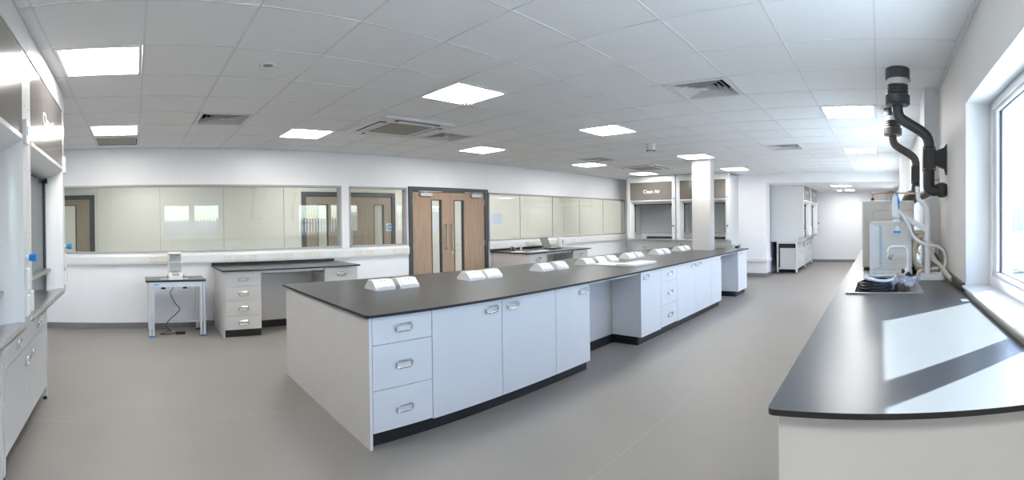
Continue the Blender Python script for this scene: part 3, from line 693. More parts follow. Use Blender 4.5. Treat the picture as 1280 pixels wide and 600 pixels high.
# ------------------------------------------------------------------ fume cupboards
FW = 1.47
def fume(loc, rotz, label, letters=True):
    r = thing('fume_cupboard', label, 'fume cupboard', loc, rotz, 'white fume cupboards'); w = FW; D = .93
    b = MB(); b.box(-D, -.14, .002, .03, .88, 2.66); b.box(-D, -.14, w-.03, w-.002, .88, 2.66); b.box(-D, -D+.02, .03, w-.03, .88, 2.66); b.box(-D, -.005, .002, w-.002, 2.64, 2.66); b.box(-D, -.14, .03, w-.03, .88, .975)
    b.build('hood_body', M['whitepc'], r)
    B(-.03, .008, .002, w-.002, 2.53, 2.688, .003).build('top_trim', M['whitepc'], r)
    fp = B(-.012, 0, .105, w-.105, 2.045, 2.53, .001).build('fascia_panel', M['taupe'], r)
    if letters:
        me = text_mesh('Clean Air', .13); me.materials.append(M['white'])
        lt = bpy.data.objects.new('lettering', me); COL.objects.link(lt); lt.parent = fp
        lt.matrix_local = Matrix.Translation((.0012, w*.52, 2.275)) @ Matrix(((0, 0, 1, 0), (1, 0, 0, 0), (0, 1, 0, 0), (0, 0, 0, 1)))
    cv = MB(); prof = [(.004, 2.045), (.004, 2.02), (-.02, 2.0), (-.06, 1.975), (-.10, 1.955), (-.14, 1.945), (-.14, 2.0), (-.03, 2.045)]
    cv.prism(prof, .105, w-.105, 'y'); cv.build('cove_panel', M['whitepc'], r, True)
    for sgn in (0, 1):
        f = (lambda y: y) if sgn == 0 else (lambda y: w-y)
        st = MB(); pts = [(-.14, f(.002)), (0, f(.002)), (0, f(.098)), (-.015, f(.115)), (-.05, f(.135)), (-.10, f(.152)), (-.14, f(.16))]
        st.prism(pts, .985, 2.045); st.box(-.14, 0, min(f(.002), f(.103)), max(f(.002), f(.103)), 2.045, 2.53)
        s_ = st.build('service_strip', M['whitepc'], r, True)
        for z in ((1.09, 1.24) if sgn == 1 else (1.10,)):
            B(0, .016, min(f(.02), f(.085)), max(f(.02), f(.085)), z-.06, z+.06, .004).build('socket_plate', M['white'], s_)
        if sgn == 1:
            k = MB(); yk = f(.05); k.cyl((0, yk, 1.36), (.02, yk, 1.36), .014); k.build('valve_stem', M['white'], s_, True)
            k = MB(); k.cyl((.02, yk, 1.36), (.062, yk, 1.36), .019, .025, seg=12); k.build('valve_knob', M['blue'], s_, True)
            B(0, .02, min(f(.025), f(.08)), max(f(.025), f(.08)), 2.0, 2.14, .004).build('airflow_monitor', M['white'], s_)
            B(.02, .022, min(f(.035), f(.07)), max(f(.035), f(.07)), 2.05, 2.10).build('monitor_display', M['bluelab'], s_)
        for z in (1.02, 1.50, 1.86, 2.22, 2.5): MB().cyl((0, f(.05), z), (.002, f(.05), z), .005, seg=8).build('screw_head', M['grey'], s_)
    fr = MB(); y0, y1 = .162, w-.162
    fr.box(-.165, -.142, y0, y0+.022, 1.17, 1.945); fr.box(-.165, -.142, y1-.022, y1, 1.17, 1.945); fr.box(-.165, -.142, y0, y1, 1.925, 1.945)
    sf = fr.build('sash_frame', M['darkmetal'], r)
    B(-.158, -.152, y0+.022, y1-.022, 1.19, 1.925).build('sash_pane', M['sashglass'], sf)
    q = MB(); q.box(-.165, -.10, y0, y1, 1.155, 1.185, .006, 2); q.build('sash_handle', M['steel'], sf)
    B(-.15, -.118, y0+.01, y0+.05, 1.90, 1.94).build('sash_bracket', M['blackplas'], sf); B(-.15, -.118, y1-.05, y1-.01, 1.90, 1.94).build('sash_bracket', M['blackplas'], sf)
    sl = MB(); sl.prism([(.006, .965), (.012, .985), (.004, 1.003), (-.03, 1.008), (-.09, 1.0), (-.16, .985), (-.9, .985), (-.9, .976), (-.02, .976)], .1, w-.1, 'y'); sl.build('steel_sill', M['steel'], r, True)
    bf = MB(); bf.box(-D+.06, -D+.075, .035, w-.035, 1.06, 1.6); bf.box(-D+.06, -D+.075, .035, w-.035, 1.63, 2.3); bf.box(-D+.02, -.17, .03, .036, .985, 2.6); bf.box(-D+.02, -.17, w-.036, w-.03, .985, 2.6)
    bf.box(-D+.075, -D+.085, .50, .53, 1.06, 1.72)
    bf.build('baffle', M['baffle'], r)
    B(-.70, -.66, .25, w-.25, .986, 1.05, .005).build('drip_cup_rail', M['darkmetal'], r)
    return r
def fbase(loc, rotz, label, off=.07):
    r = thing('storage_cabinet', label, 'base cabinet', loc, rotz, 'white framed fume cupboard bases'); w = FW; x1, x0 = -.18, -.76; ya, yb = off, off+w-.015
    f = MB(); p = .045
    for x in (x1-p, x0):
        for y in (ya, yb-p): f.box(x, x+p, y, y+p, .03, .83, .002)
    f.box(x0, x1, ya, yb, .83, .878, .002); f.box(x0+p, x1-p, ya, ya+p, .12, .16); f.box(x0+p, x1-p, yb-p, yb, .12, .16); f.box(x0, x0+p, ya+p, yb-p, .12, .16)
    f.build('frame', M['whitepc'], r)
    for x in (x1-p/2, x0+p/2):
        for y in (ya+p/2, yb-p/2): MB().lathe([(.02, 0), (.022, .012), (.01, .016), (.01, .032)], (x, y, 0), 14).build('foot', M['blackplas'], r, True)
    B(x0+.08, x1-.03, ya+.06, yb-p-.004, .13, .70).build('carcass', M['lamdim'], r)
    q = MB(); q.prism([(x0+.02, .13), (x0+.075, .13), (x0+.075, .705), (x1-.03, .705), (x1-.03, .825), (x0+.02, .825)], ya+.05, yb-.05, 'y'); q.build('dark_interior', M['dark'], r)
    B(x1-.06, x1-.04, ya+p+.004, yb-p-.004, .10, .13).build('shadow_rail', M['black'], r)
    d = B(x1-.025, x1-.004, ya+p+.004, yb-p-.004, .66, .825, .0015).build('drawer', M['lamdim'], r)
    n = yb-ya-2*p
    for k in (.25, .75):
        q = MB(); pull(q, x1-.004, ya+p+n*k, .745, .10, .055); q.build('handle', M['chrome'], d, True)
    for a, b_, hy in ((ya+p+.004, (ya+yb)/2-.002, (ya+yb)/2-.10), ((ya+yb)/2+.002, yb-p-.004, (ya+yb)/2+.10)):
        e = B(x1-.025, x1-.004, a, b_, .125, .655, .0015).build('door', M['lamdim'], r)
        q = MB(); pull(q, x1-.004, hy, .565, .075, .07); q.build('handle', M['chrome'], e, True)
    return r
fu = fume((-2.67, -.61, 0), PI/2, 'white fume cupboard on the left wall, farther from the frame edge'); fu['label'] = 'near left fume cupboard beside the corridor window'
fb = fbase((-2.67, -.61, 0), PI/2, 'drawer and door base under the near left fume cupboard')
FG = 'white fume cupboards'; BG = 'white framed fume cupboard bases'
dup(fu, (-2.67+FW, -.61, 0), PI/2, 'fume cupboard cut off by the left edge of the photo', FG)
dup(fb, (-2.67+FW, -.61, 0), PI/2, 'base under the fume cupboard cut off by the left edge', BG)
dup(fu, (-6.66, 11.30, 0), -PI/2, 'left-hand fume cupboard of the end wall pair, beside the corridor window', FG)
dup(fu, (-6.66+FW+.02, 11.30, 0), -PI/2, 'right-hand fume cupboard of the end wall pair, behind the column', FG)
dup(fb, (-6.66, 11.30, 0), -PI/2, 'base under the left-hand end wall fume cupboard', BG)
dup(fb, (-6.66+FW+.02, 11.30, 0), -PI/2, 'base under the right-hand end wall fume cupboard', BG)
dup(fu, (-2.10, 12.90, 0), 0, 'nearer of the two fume cupboards past the bulkhead, showing its blank side', FG)
dup(fu, (-2.10, 12.90+FW+.02, 0), 0, 'farther fume cupboard past the bulkhead, next to the far wall', FG)
dup(fb, (-2.10, 12.86, 0), 0, 'open-sided base under the nearer fume cupboard past the bulkhead', BG)
dup(fb, (-2.10, 12.86+FW+.02, 0), 0, 'base under the farther fume cupboard past the bulkhead', BG)

# ------------------------------------------------------------------ window bench
ZB = 1.074; BX0, BX1, BY0, BY1 = -.27, .505, 1.10, 7.42
wt = thing('worktop', 'dark grey worktop of the sunlit window bench', 'worktop', (0, 0, ZB-.022))
sx0, sx1, sy0, sy1 = -.192, .248, 2.85, 4.02
plank([roundrect(BX0, BX1, BY0, sy0, .018, (0, 0, 1, 0)), [(BX0, sy0), (sx0, sy0), (sx0, sy1), (BX0, sy1)], [(sx1, sy0), (BX1, sy0), (BX1, sy1), (sx1, sy1)], [(BX0, sy1), (BX1, sy1), (BX1, 4.245), (BX0, 4.245)], [(BX0, 4.245), (.395, 4.245), (.395, 4.755), (BX0, 4.755)], [(BX0, 4.755), (BX1, 4.755), (BX1, BY1), (BX0, BY1)]], wt, .007, .022)
q = MB(); q.box(.507, .529, 2.91, 4.245, .022, .07, .002); q.box(.507, .529, 4.755, BY1, .022, .07, .002); q.build('upstand', M['top'], wt)
bc = thing('base_cabinet', 'pale cabinet run under the sunlit window bench', 'cabinet', (0, 1.13, 0))
B(BX0+.022, .525, 0, .018, 0, ZB-.0165, .001).build('end_panel', M['lamdim'], bc)
B(BX0+.045, .525, .02, 1.71, .1, ZB-.025).build('carcass', M['lam'], bc); q = MB(); q.box(BX0+.045, .525, 2.91, 3.105, .1, ZB-.025); q.box(BX0+.045, .39, 3.105, 3.635, .1, ZB-.025); q.box(BX0+.045, .525, 3.635, BY1-1.15, .1, ZB-.025); q.box(BX0+.045, .525, 1.71, 2.91, .1, .8); q.build('carcass', M['lam'], bc)
B(BX0+.09, .38, .02, BY1-1.16, 0, .1).build('plinth', M['black'], bc)
for i in range(8):
    a = .022+i*.78; d = B(BX0+.022, BX0+.042, a, a+.775, .1, ZB-.026, .0015).build('door', M['lam'], bc)
    q = MB(); pull(q, 0, 0, 0); m = q.build('handle', M['chrome'], d, True); m.location = (BX0+.022, a+.65, .95); m.rotation_euler.z = PI

# sink
sk = thing('sink', 'stainless steel inset sink with drainer in the window bench', 'sink', (.028, 3.43, ZB))
q = MB(); X0, X1, Y0, Y1 = -.235, .235, -.60, .60
bx0, bx1, by0, by1 = -.185, .16, -.55, -.06
zt0, zt1 = .0005, .006
q.box(X0, X1, Y0, by0, zt0, zt1, .001); q.box(X0, X1, by1, Y1, zt0, zt1, .001); q.box(X0, bx0, by0, by1, zt0, zt1, .001); q.box(bx1, X1, by0, by1, zt0, zt1, .001)
q.box(X0, X0+.012, Y0, Y1, zt1, zt1+.006, .001); q.box(X0, X1, Y0, Y0+.01, zt1, zt1+.004, .001); q.box(X1-.01, X1, Y0, Y1, zt1, zt1+.004, .001)
q.build('rim', M['steel'], sk)
q = MB(); q.box(bx0-.002, bx1+.002, by0-.002, by1+.002, -.17, -.166); q.box(bx0-.003, bx0, by0, by1, -.17, .001); q.box(bx1, bx1+.003, by0, by1, -.17, .001); q.box(bx0, bx1, by0-.003, by0, -.17, .001); q.box(bx0, bx1, by1, by1+.003, -.17, .001)
q.build('bowl', M['steel'], sk)
q = MB()
for k in range(7): q.box(bx0+.03+.045*k, bx0+.045+.045*k, .0, .12, zt1, zt1+.003, .001)
q.build('drainer_rib', M['steel'], sk)
MB().lathe([(.03, -.166), (.03, -.163), (.015, -.164)], (0, -.3, 0)).build('waste', M['chrome'], sk, True)
# tap
tp = thing('laboratory_tap', 'white swan-neck laboratory tap at the sink', 'tap', (.195, 3.33, ZB+.0065))
MB().lathe([(.036, 0), (.034, .02), (.024, .035), (.021, .09), (.016, .10)]).build('tap_base', M['white'], tp, True)
q = MB(); q.tube(smoothpath([(0, 0, .09), (0, 0, .21), (-.006, 0, .235), (-.03, 0, .247), (-.10, 0, .247), (-.125, 0, .24), (-.137, 0, .215), (-.137, 0, .175)], 6), .0105, 12); q.build('spout', M['white'], tp, True)
q = MB(); q.cyl((-.137, 0, .18), (-.112, 0, .165), .012, .016); q.cyl((-.115, 0, .178), (-.105, 0, .19), .005); q.cyl((-.15, 0, .21), (-.137, 0, .2), .006); q.build('nozzle', M['grey'], tp, True)
q = MB(); m = Matrix.Translation((.002, -.045, .055)) @ Matrix.Rotation(PI/4, 4, 'Y'); q.box(-.018, .018, -.008, .008, -.018, .018, .004, 2, m); q.cyl((0, -.04, .055), (0, 0, .055), .009); q.build('cross_handle', M['blackplas'], tp)
q = MB(); q.box(-.045, -.028, -.01, .01, .06, .09, .004); q.cyl((-.03, 0, .075), (0, 0, .075), .007); q.build('side_handle', M['blackplas'], tp)
# coils in the sink
def coil(cx, cy, cz, rx, ry, turns, rise, r, jit, n=28):
    pts = []
    for i in range(int(turns*n)+1):
        a = 2*PI*i/n; k = i/n
        pts.append((cx+(rx*(1+jit*math.sin(k*2.3)))*math.cos(a), cy+(ry*(1+jit*math.cos(k*1.7)))*math.sin(a), cz+rise*k+.006*math.sin(a*2+k)))
    return MB().tube(pts, r, 8)
tag(coil(-.015, 3.10, ZB-.022, .125, .165, 6, .011, .008, .08).build('black_hose', M['blackplas'], smooth=True), 'coiled black hose lying in the sink', 'hose')
tag(coil(.0, 3.08, ZB+.062, .098, .12, 1.7, .008, .0095, .05).build('white_hose', M['white'], smooth=True), 'coiled white hose on top of the black coil in the sink', 'hose')
pb = bmesh.new(); bmesh.ops.create_grid(pb, x_segments=26, y_segments=26, size=.085)
for v in pb.verts:
    x, y = v.co.x, v.co.y
    h = .03*max(0, 1-(x*x+y*y)/.012)+.011*math.sin(60*x+34*y)+.009*math.sin(85*y-51*x+1.3)+.006*math.sin(150*x+110*y)
    v.co.x *= .95; v.co.y *= 1.2; v.co.z = h+.026
s = MB(); s._merge(pb)
o = s.build('plastic_bag', M['plasticbag'], None, True, (.15, 3.05, ZB+.01)); tag(o, 'crumpled clear plastic bag over the hoses in the sink', 'bag')
sd = o.modifiers.new('Thickness', 'SOLIDIFY'); sd.thickness = .0015

# water purifier (front) and larger cabinet behind
wp = thing('water_purifier', 'off-white water purifier standing behind the sink', 'water purifier', (.083, 3.62, ZB+.011))
q = MB(); q.prism([(-.163, .03), (-.163, .412), (-.15, .42), (.155, .42), (.163, .412), (.163, .03)], .04, .50, 'y'); q.build('housing', M['cream'], wp)
q = MB(); q.prism([(-.07, .07), (-.068, .365), (-.078, .385), (-.155, .412), (.158, .412), (.158, .05), (-.155, .05)], .0, .04, 'y'); q.build('front_cover', M['cream'], wp)
q = MB(); q.prism([(-.163, .05), (-.07, .075), (-.07, .375), (-.163, .41)], .012, .04, 'y'); q.build('side_bevel', pbr('pale_bevel', (.80, .80, .79), .35), wp)
q = MB(); q.prism([(-.088, .08), (-.072, .073), (-.072, .38), (-.088, .388)], .006, .012, 'y'); q.build('blue_trim', pbr('pale_blue_trim', (.45, .58, .72), .3), wp)
q = MB(); q.box(-.165, .165, .0, .5, .0, .05, .006); q.build('base_tray', M['cream'], wp)
q = MB()
for k in range(5): B(-.14+.06*k, -.11+.06*k, -.004, .0, .0, .03).build('grille_tooth', M['beige'], wp)
q.box(-.05, .13, -.003, .0, .10, .104); q.box(-.05, .13, -.003, .0, .125, .129); q.build('vent_slot', M['beige'], wp)
wc = thing('purifier_cabinet', 'tall cream unit standing behind the water purifier', 'water purifier', (.06, 4.22, ZB))
B(-.215, .24, -.05, .40, .02, .61, .012, 2).build('housing', M['cream'], wc)
q = MB(); q.prism(roundrect(-.125, .24, .10, .53, .03), -.058, -.05, 'y'); dr = q.build('door_panel', M['beige'], wc)
q = MB(); q.prism(roundrect(-.118, .236, .106, .516, .03), -.064, -.0575, 'y'); q.build('door_face', M['cream'], dr)
B(-.20, -.14, -.04, .3, 0, .022).build('foot_rail', M['blackplas'], wc)
cp = MB(); cp.tube(smoothpath([(-.065, 4.3, 1.70), (-.065, 4.3, 1.742), (-.05, 4.3, 1.752), (.1, 4.32, 1.756), (.397, 4.5, 1.762)], 5), .007, 10)
r = thing('copper_pipe', 'thin copper pipe rising behind the tall cream unit', 'pipe', (0, 0, 0)); r.location = (-.065, 4.3, 1.684)
o = cp.build('pipe_run', M['copper'], r, True); o.location = (.065, -4.3, -1.684)
o = MB().lathe([(.02, 0), (.012, .02), (.008, .03)], (0, 0, 0)).build('boot', M['blackplas'], r, True)

# dispenser on its stand
ds = thing('dispenser_stand', 'white water dispenser arm on a pole stand', 'dispenser', (.38, 3.5, ZB))
q = MB(); q.prism([(-.115, -.02), (-.10, -.07), (.08, -.075), (.10, -.05), (.10, .05), (.06, .09), (-.08, .09)], .004, .03); q.prism([(-.09, -.03), (-.08, -.055), (.07, -.06), (.085, -.04), (.085, .04), (.05, .075), (-.065, .075)], .03, .045); q.build('base', M['white'], ds)
q = MB(); q.prism([(-.117, -.02), (-.102, -.072), (.082, -.077), (.102, -.05), (.102, .05), (.06, .092), (-.08, .092)], 0, .004); q.build('rubber_pad', M['grey'], ds)
q = MB(); q.cyl((-.03, 0, .04), (-.03, 0, .36), .022, .02); q.cyl((-.03, 0, .36), (-.03, 0, .515), .02, .018); q.tube(smoothpath([(-.03, 0, .51), (-.035, 0, .535), (-.06, 0, .565), (-.09, 0, .59), (-.098, 0, .61), (-.098, 0, .66)], 5), .0165, 12); pole = q.build('pole', M['white'], ds, True)
q = MB(); q.box(-.046, -.042, -.022, -.018, .25, .29); q.build('blue_tab', M['bluelab'], pole)
q = MB(); m = Matrix.Translation((-.098, 0, .645)); q.box(-.022, .01, -.018, .018, -.01, .045, .006, 2, m); q.build('clamp_block', M['steel'], ds)
q = MB(); q.prism([(-.02, .335), (-.005, .385), (-.04, .40), (-.23, .50), (-.245, .49), (-.24, .47)], -.014, .014, 'y'); q.build('swing_arm', M['white'], ds)
hd = MB(); hd.prism([(-.285, .47), (-.232, .46), (-.228, .50), (-.245, .59), (-.25, .63), (-.27, .64), (-.288, .61), (-.292, .52)], -.028, .028, 'y'); hd = hd.build('dispenser_head', M['white'], ds)
q = MB(); q.tube(smoothpath([(-.268, -.03, .632), (-.25, -.03, .62), (-.245, -.03, .56), (-.24, -.03, .52)], 4), .005, 8); q.box(-.25, -.235, -.02, .02, .56, .60, .003); q.build('blue_lever', M['blue'], hd, True)
q = MB(); q.lathe([(.012, .40), (.03, .415), (.034, .43), (.02, .445), (.022, .455), (.03, .458), (.03, .47)], (-.255, 0, 0)); q.build('filter_cup', M['white'], hd, True)
q = MB(); q.cyl((-.255, 0, .345), (-.255, 0, .362), .028); q.build('blue_nozzle_ring', M['bluelab'], hd, True)
q = MB(); q.cyl((-.255, 0, .362), (-.255, 0, .41), .022, .01); q.build('nozzle_neck', M['white'], hd, True)
# hoses
h = MB(); h.tube(smoothpath([(.14, 3.47, 1.575), (.165, 3.44, 1.55), (.20, 3.42, 1.49), (.225, 3.42, 1.42), (.27, 3.42, 1.37), (.34, 3.42, 1.335), (.41, 3.44, 1.325), (.465, 3.46, 1.285), (.482, 3.47, 1.22), (.465, 3.47, 1.15), (.43, 3.48, 1.095)], 6), .011, 10)
tag(h.build('dispenser_hose', M['white'], smooth=True), 'thin white hose looping from the dispenser head', 'hose')
h = MB(); h.tube(smoothpath([(.505, 3.33, ZB+.018), (.48, 3.42, ZB+.05), (.45, 3.5, ZB+.10), (.40, 3.58, ZB+.15), (.37, 3.62, ZB+.22), (.36, 3.64, ZB+.27), (.33, 3.66, ZB+.31), (.28, 3.66, ZB+.29), (.262, 3.66, ZB+.2), (.28, 3.66, ZB+.10), (.34, 3.66, ZB+.08), (.39, 3.66, ZB+.13), (.41, 3.67, ZB+.21), (.38, 3.69, ZB+.27), (.32, 3.70, ZB+.27), (.27, 3.7, ZB+.18), (.29, 3.7, ZB+.06), (.36, 3.66, ZB+.03), (.44, 3.62, ZB+.05), (.47, 3.64, ZB+.07)], 6), .017, 10)
tag(h.build('beige_hose', M['beige'], smooth=True), 'thick beige hose looped behind the dispenser stand', 'hose')
h = MB(); h.tube(smoothpath([(.24, 3.34, ZB+.03), (.27, 3.42, ZB+.03), (.30, 3.58, ZB+.05), (.38, 3.62, ZB+.06), (.45, 3.6, ZB+.07)], 6), .015, 10)
tag(h.build('cream_hose', M['cream'], smooth=True), 'short cream hose lying behind the dispenser base', 'hose')
h = MB(); h.lathe([(.012, -.06), (.03, -.045), (.033, 0), (.03, .045), (.012, .06)]);
o = h.build('hose_filter', M['beige'], None, True, (.31, 3.72, 1.405)); o.rotation_euler = (0, PI/2, 0); tag(o, 'beige capsule-shaped filter hanging on a hose behind the pole', 'filter')
h = MB(); h.tube(smoothpath([(.345, 3.66, ZB+.30), (.42, 3.70, ZB+.20), (.49, 3.74, ZB+.06), (.49, 3.8, ZB+.01)], 6), .005, 8); h.tube(smoothpath([(.26, 3.8, ZB+.2), (.3, 3.84, ZB+.3), (.36, 3.84, ZB+.33)], 5), .006, 8); h.tube(smoothpath([(.26, 3.95, ZB+.03), (.35, 3.9, ZB+.06), (.46, 3.95, ZB+.02)], 5), .006, 8)
tag(h.build('black_cable', M['blackplas'], smooth=True), 'black cables tangled behind the beige hose', 'cables')
h = B(-.03, .03, -.025, .025, 0, .055, .006); h.box(-.02, .02, -.02, .02, .055, .085, .005); o = h.build('plug_adaptor', M['blackplas'], None, False, (.29, 3.88, ZB)); tag(o, 'black plug adaptor behind the hoses on the window bench', 'adaptor')
pt = thing('peg', 'small white peg standing beside the dispenser base', 'peg', (.275, 3.42, ZB))
MB().lathe([(.02, 0), (.02, .01), (.006, .014), (.005, .06)]).build('peg_body', M['white'], pt, True)
st = B(-.02, .02, -.03, .03, 0, .008, .002).build('sill_latch', M['white'], None, False, (.46, 2.55, ZB)); tag(st, 'small white catch lying on the bench by the sill', 'catch')

# ------------------------------------------------------------------ extraction arms
def extraction(y, ductm, label, xo=0., variant=0):
    r = thing('extraction_arm', label, 'extraction arm', (.142+xo, y, 0))
    MB().lathe([(.095, 2.70), (.097, 2.69), (.097, 2.622), (.085, 2.618)]).build('ceiling_collar', M['duct'], r, True)
    MB().lathe([(.083, 2.62), (.084, 2.615), (.084, 2.572), (.083, 2.568)]).build('hose_clamp', M['alu'], r, True)
    q = MB(); q.box(.084, .096, -.09, -.07, 2.575, 2.60, .002)
    q.build('clamp_screw', M['steel'], r)
    q = MB(); prof = []
    for k in range(9): prof += [(.080 if k % 2 else .086, 2.57-.012*k)]
    q.lathe(prof); q.build('flexible_sleeve', M['blackplas'], r, True)
    MB().lathe([(.085, 2.50), (.098, 2.49), (.098, 2.425), (.092, 2.418), (.04, 2.418)]).build('reducer_flange', ductm, r, True)
    q = MB(); q.tube(smoothpath([(0, 0, 2.43), (0, 0, 2.375), (.018, 0, 2.325), (.06, 0, 2.29), (.17, 0, 2.225), (.225, 0, 2.18), (.246, 0, 2.125), (.246, 0, 2.07)], 6), .042, 16); q.build('duct_pipe', ductm, r, True)
    q = MB(); q.box(.195, .297, -.05, .05, 1.90, 2.09, .006); q.build('pivot_box', M['blackplas'], r)
    for z in (1.915, 2.075):
        for x in (.205, .287): MB().cyl((x, -.054, z), (x, -.05, z), .005, seg=8).build('screw_head', M['steel'], r)
    xw = .53-.142-xo
    if variant == 0:
        q = MB(); q.prism([(.297, 2.06), (xw-.025, 2.085), (xw-.005, 2.115), (xw, 2.115), (xw, 1.87), (xw-.006, 1.87), (xw-.02, 1.92), (.297, 1.945)], -.03, .03, 'y'); q.build('wall_bracket', M['blackplas'], r)
    else:
        q = MB(); q.box(.297, xw-.002, -.04, .04, 1.93, 2.04, .01); q.build('wall_bracket', M['blackplas'], r)
    if variant == 0:
        q = MB(); q.tube(smoothpath([(.246, 0, 1.90), (.246, 0, 1.80), (.25, 0, 1.765), (.275, 0, 1.75), (.31, 0, 1.75), (.355, 0, 1.752)], 6), .047, 16); q.lathe([(.02, -.06), (.045, -.045), (.055, 0), (.045, .045), (.02, .06)], (.35, 0, 1.752)); q.build('elbow_joint', M['blackplas'], r, True)
        q = MB(); q.tube(smoothpath([(.26, .0, 1.75), (.24, .12, 1.73), (.2, .3, 1.71)], 5), .035, 12); q.build('folded_arm', M['blackplas'], r, True)
        ks = ((.31, 1.83), (.40, 1.745))
    else:
        pth = smoothpath([(.246, 0, 1.90), (.246, 0, 1.82), (.240, 0, 1.775), (.195, -.01, 1.745), (.150, -.02, 1.69), (.125, -.03, 1.63), (.112, -.04, 1.575)], 5)
        q = MB(); q.tube(pth, .05, 16, radii=[.042+.038*min(1, i_/14) if i_ < 17 else .08-.05*((i_-16)/(len(pth)-17)) for i_ in range(len(pth))]); q.build('extraction_hood', M['blackplas'], r, True)
        q = MB(); q.tube([(.215, -.02, 1.70), (.225, -.03, 1.67), (.21, -.02, 1.65)], .006, 8); q.build('damper_lever', M['blackplas'], r)
        ks = ((.31, 1.82), (.13, 1.80))
    for x, z in ks:
        q = MB(); q.cyl((x-.02, -.03, z), (x+.014, -.03, z), .007, seg=10); q.box(x+.012, x+.018, -.036, -.024, z-.02, z+.02, .003); q.build('wing_screw', M['brass'], r)
    return r
extraction(3.75, M['duct'], 'nearer black extraction arm hanging over the window bench')
extraction(5.12, M['ductbrown'], 'farther black extraction arm with drooping hood', 0, 1)

# ------------------------------------------------------------------ outdoors
struct(B(1.0, 60, -25, 45, -.4, -.15).build('ground', M['concrete']), 'pale ground outside the windows')
fn = thing('boundary_fence', 'grey steel fence outside the window', 'fence', (14, 5, -.15))
q = MB()
for k in range(-95, 40): q.box(-.02, .02, k*.2-.05, k*.2+.05, .1, 2.0)
for z in (.4, 1.7): q.box(.02, .06, -19, 8, z, z+.06)
q.build('pales', M['fence'], fn)
for k in range(-5, 3): B(.06, .14, k*3.7-.04, k*3.7+.04, 0, 2.1).build('post', M['fence'], fn)
f2 = thing('boundary_fence', 'tall palisade fence crossing the view through the near window', 'fence', (9, 15, -.15)); q = MB()
for k in range(0, 95): q.prism([(-7.5+k*.17, 0.08), (-7.5+k*.17+.075, .08), (-7.5+k*.17+.075, 2.35), (-7.5+k*.17+.037, 2.45), (-7.5+k*.17, 2.35)], -.01, .01, 'y')
for z in (.45, 2.0): q.box(-7.5, 8.6, .01, .05, z, z+.06)
q.build('pales', M['fence'], f2)
for k in range(6): B(-7.4+k*3.1, -7.32+k*3.1, .05, .13, 0, 2.3).build('post', M['fence'], f2)
tag(B(1.6, 16.5, -.45, .40, 0, 1.25, .12, 2).build('grass_verge', pbr('dry_grass', (.42, .37, .27), .95, noise=.5, scale=12, bump=1, bscale=30), None, False, (0, 14.2, -.15)), 'dry grassy hedge strip in front of the palisade fence', 'hedge')
bd = thing('outbuilding', 'low blue-grey building beyond the palisade fence', 'building', (12, 24, -.15))
B(-8, 6, -3, 3, 0, 2.1).build('wall', M['clad'], bd); B(-8.3, 6.3, -3.3, 3.3, 2.1, 2.4).build('roof', M['fence'], bd)
def tree(x, y, h, label):
    r = thing('bare_tree', label, 'tree', (x, y, -.15), random.random()*6, 'bare trees outside'); t = MB(); tk = MB()
    def br(p, d, ln, rad, dep):
        q_ = p+d*ln; (tk if dep == 5 else t).cyl(p, q_, rad, rad*.65, 7)
        if dep == 0: return
        for k in range(3):
            nd = (d+Vector((random.uniform(-.8, .8), random.uniform(-.8, .8), random.uniform(-.1, .5)))).normalized(); br(q_, nd, ln*random.uniform(.6, .8), rad*.6, dep-1)
    br(Vector((0, 0, 0)), Vector((0, 0, 1)), h*.32, h*.022, 5); tk.build('trunk', M['bark'], r); t.build('branches', M['bark'], r)
    return r
tr = tree(19, 2, 7, 'bare tree beyond the fence')
for k in range(5): dup(tr, (24+(k%2)*6, -24+k*5.2, -.15), k*1.1, 'bare tree beyond the fence', 'bare trees outside')
hd_ = MB(); hd_.box(0, 1.6, -22, 8.5, 0, 1.9, .2, 2); hd_ = hd_.build('hedge', M['hedge'], None, False, (15, 0, -.15)); tag(hd_, 'long brownish hedge behind the fence', 'hedge')

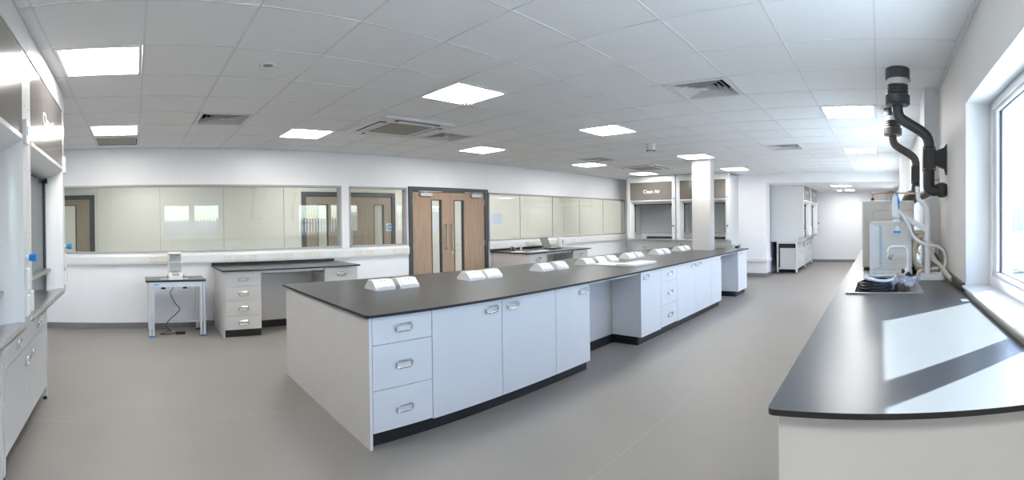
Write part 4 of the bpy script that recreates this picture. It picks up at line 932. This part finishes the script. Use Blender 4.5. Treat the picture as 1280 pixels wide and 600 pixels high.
# ------------------------------------------------------------------ light
sun = bpy.data.lights.new('sun', 'SUN'); sun.energy = 62; sun.angle = .0093; sun.color = (.88, 1.0, 1.08)
so = bpy.data.objects.new('sun', sun); COL.objects.link(so); dv = Vector((.73, .638, 1.05)).normalized()
so.rotation_euler = (-dv).to_track_quat('-Z', 'Y').to_euler(); so.location = (8, 8, 12)
wd = bpy.data.worlds.new('sky'); sc.world = wd; wd.use_nodes = True; nt = wd.node_tree; nt.nodes.clear()
out = nt.nodes.new('ShaderNodeOutputWorld'); bg = nt.nodes.new('ShaderNodeBackground'); sky = nt.nodes.new('ShaderNodeTexSky')
sky.sky_type = 'NISHITA'; sky.sun_disc = False; sky.sun_elevation = math.asin(dv.z); sky.sun_rotation = math.atan2(dv.x, dv.y); sky.air_density = 1.0; sky.dust_density = 1.5; sky.ozone_density = 1.0
bg.inputs['Strength'].default_value = 1.15
wb = nt.nodes.new('ShaderNodeMixRGB'); wb.blend_type = 'MULTIPLY'; wb.inputs[0].default_value = 1; wb.inputs[2].default_value = (.74, .975, 1.27, 1)
L(nt, sky.outputs[0], wb.inputs[1]); L(nt, wb.outputs[0], bg.inputs[0]); L(nt, bg.outputs[0], out.inputs[0])

# ------------------------------------------------------------------ camera: cylindrical panorama
F, XV, Y0, PIT, ROL = 593.39, 1099.97, 280.72, -.0077, .0118
cam = bpy.data.cameras.new('camera'); cam.type = 'PANO'
cam.panorama_type = 'CENTRAL_CYLINDRICAL'
cam.central_cylindrical_range_u_min = -640/F; cam.central_cylindrical_range_u_max = 640/F
cam.central_cylindrical_range_v_min = -(600-Y0)/F; cam.central_cylindrical_range_v_max = Y0/F
cam.central_cylindrical_radius = 1.0
co = bpy.data.objects.new('camera', cam); COL.objects.link(co)
cp_, sp_, cr_, sr_ = math.cos(PIT), math.sin(PIT), math.cos(ROL), math.sin(ROL)
Rr = Matrix(((cr_, 0, sr_), (0, 1, 0), (-sr_, 0, cr_))); Rp = Matrix(((1, 0, 0), (0, cp_, -sp_), (0, sp_, cp_)))
yaw = (XV-640)/F; c_, s_ = math.cos(yaw), math.sin(yaw); Rz = Matrix(((c_, -s_, 0), (s_, c_, 0), (0, 0, 1)))
base = Matrix(((1, 0, 0), (0, 0, -1), (0, 1, 0)))   # blender camera axes -> (right, forward, up)
co.matrix_world = Matrix.Translation((0, 0, 1.53)) @ (Rz @ Rp @ Rr @ base).to_4x4()
sc.camera = co
sc.cycles.max_bounces = 10; sc.cycles.diffuse_bounces = 6; sc.cycles.glossy_bounces = 5; sc.cycles.transparent_max_bounces = 24; sc.cycles.sample_clamp_indirect = 6; sc.cycles.use_denoising = True
sc.view_settings.view_transform = 'Standard'; sc.view_settings.look = 'None'; sc.view_settings.exposure = .22; sc.view_settings.gamma = 1; sc.view_settings.use_curve_mapping = False
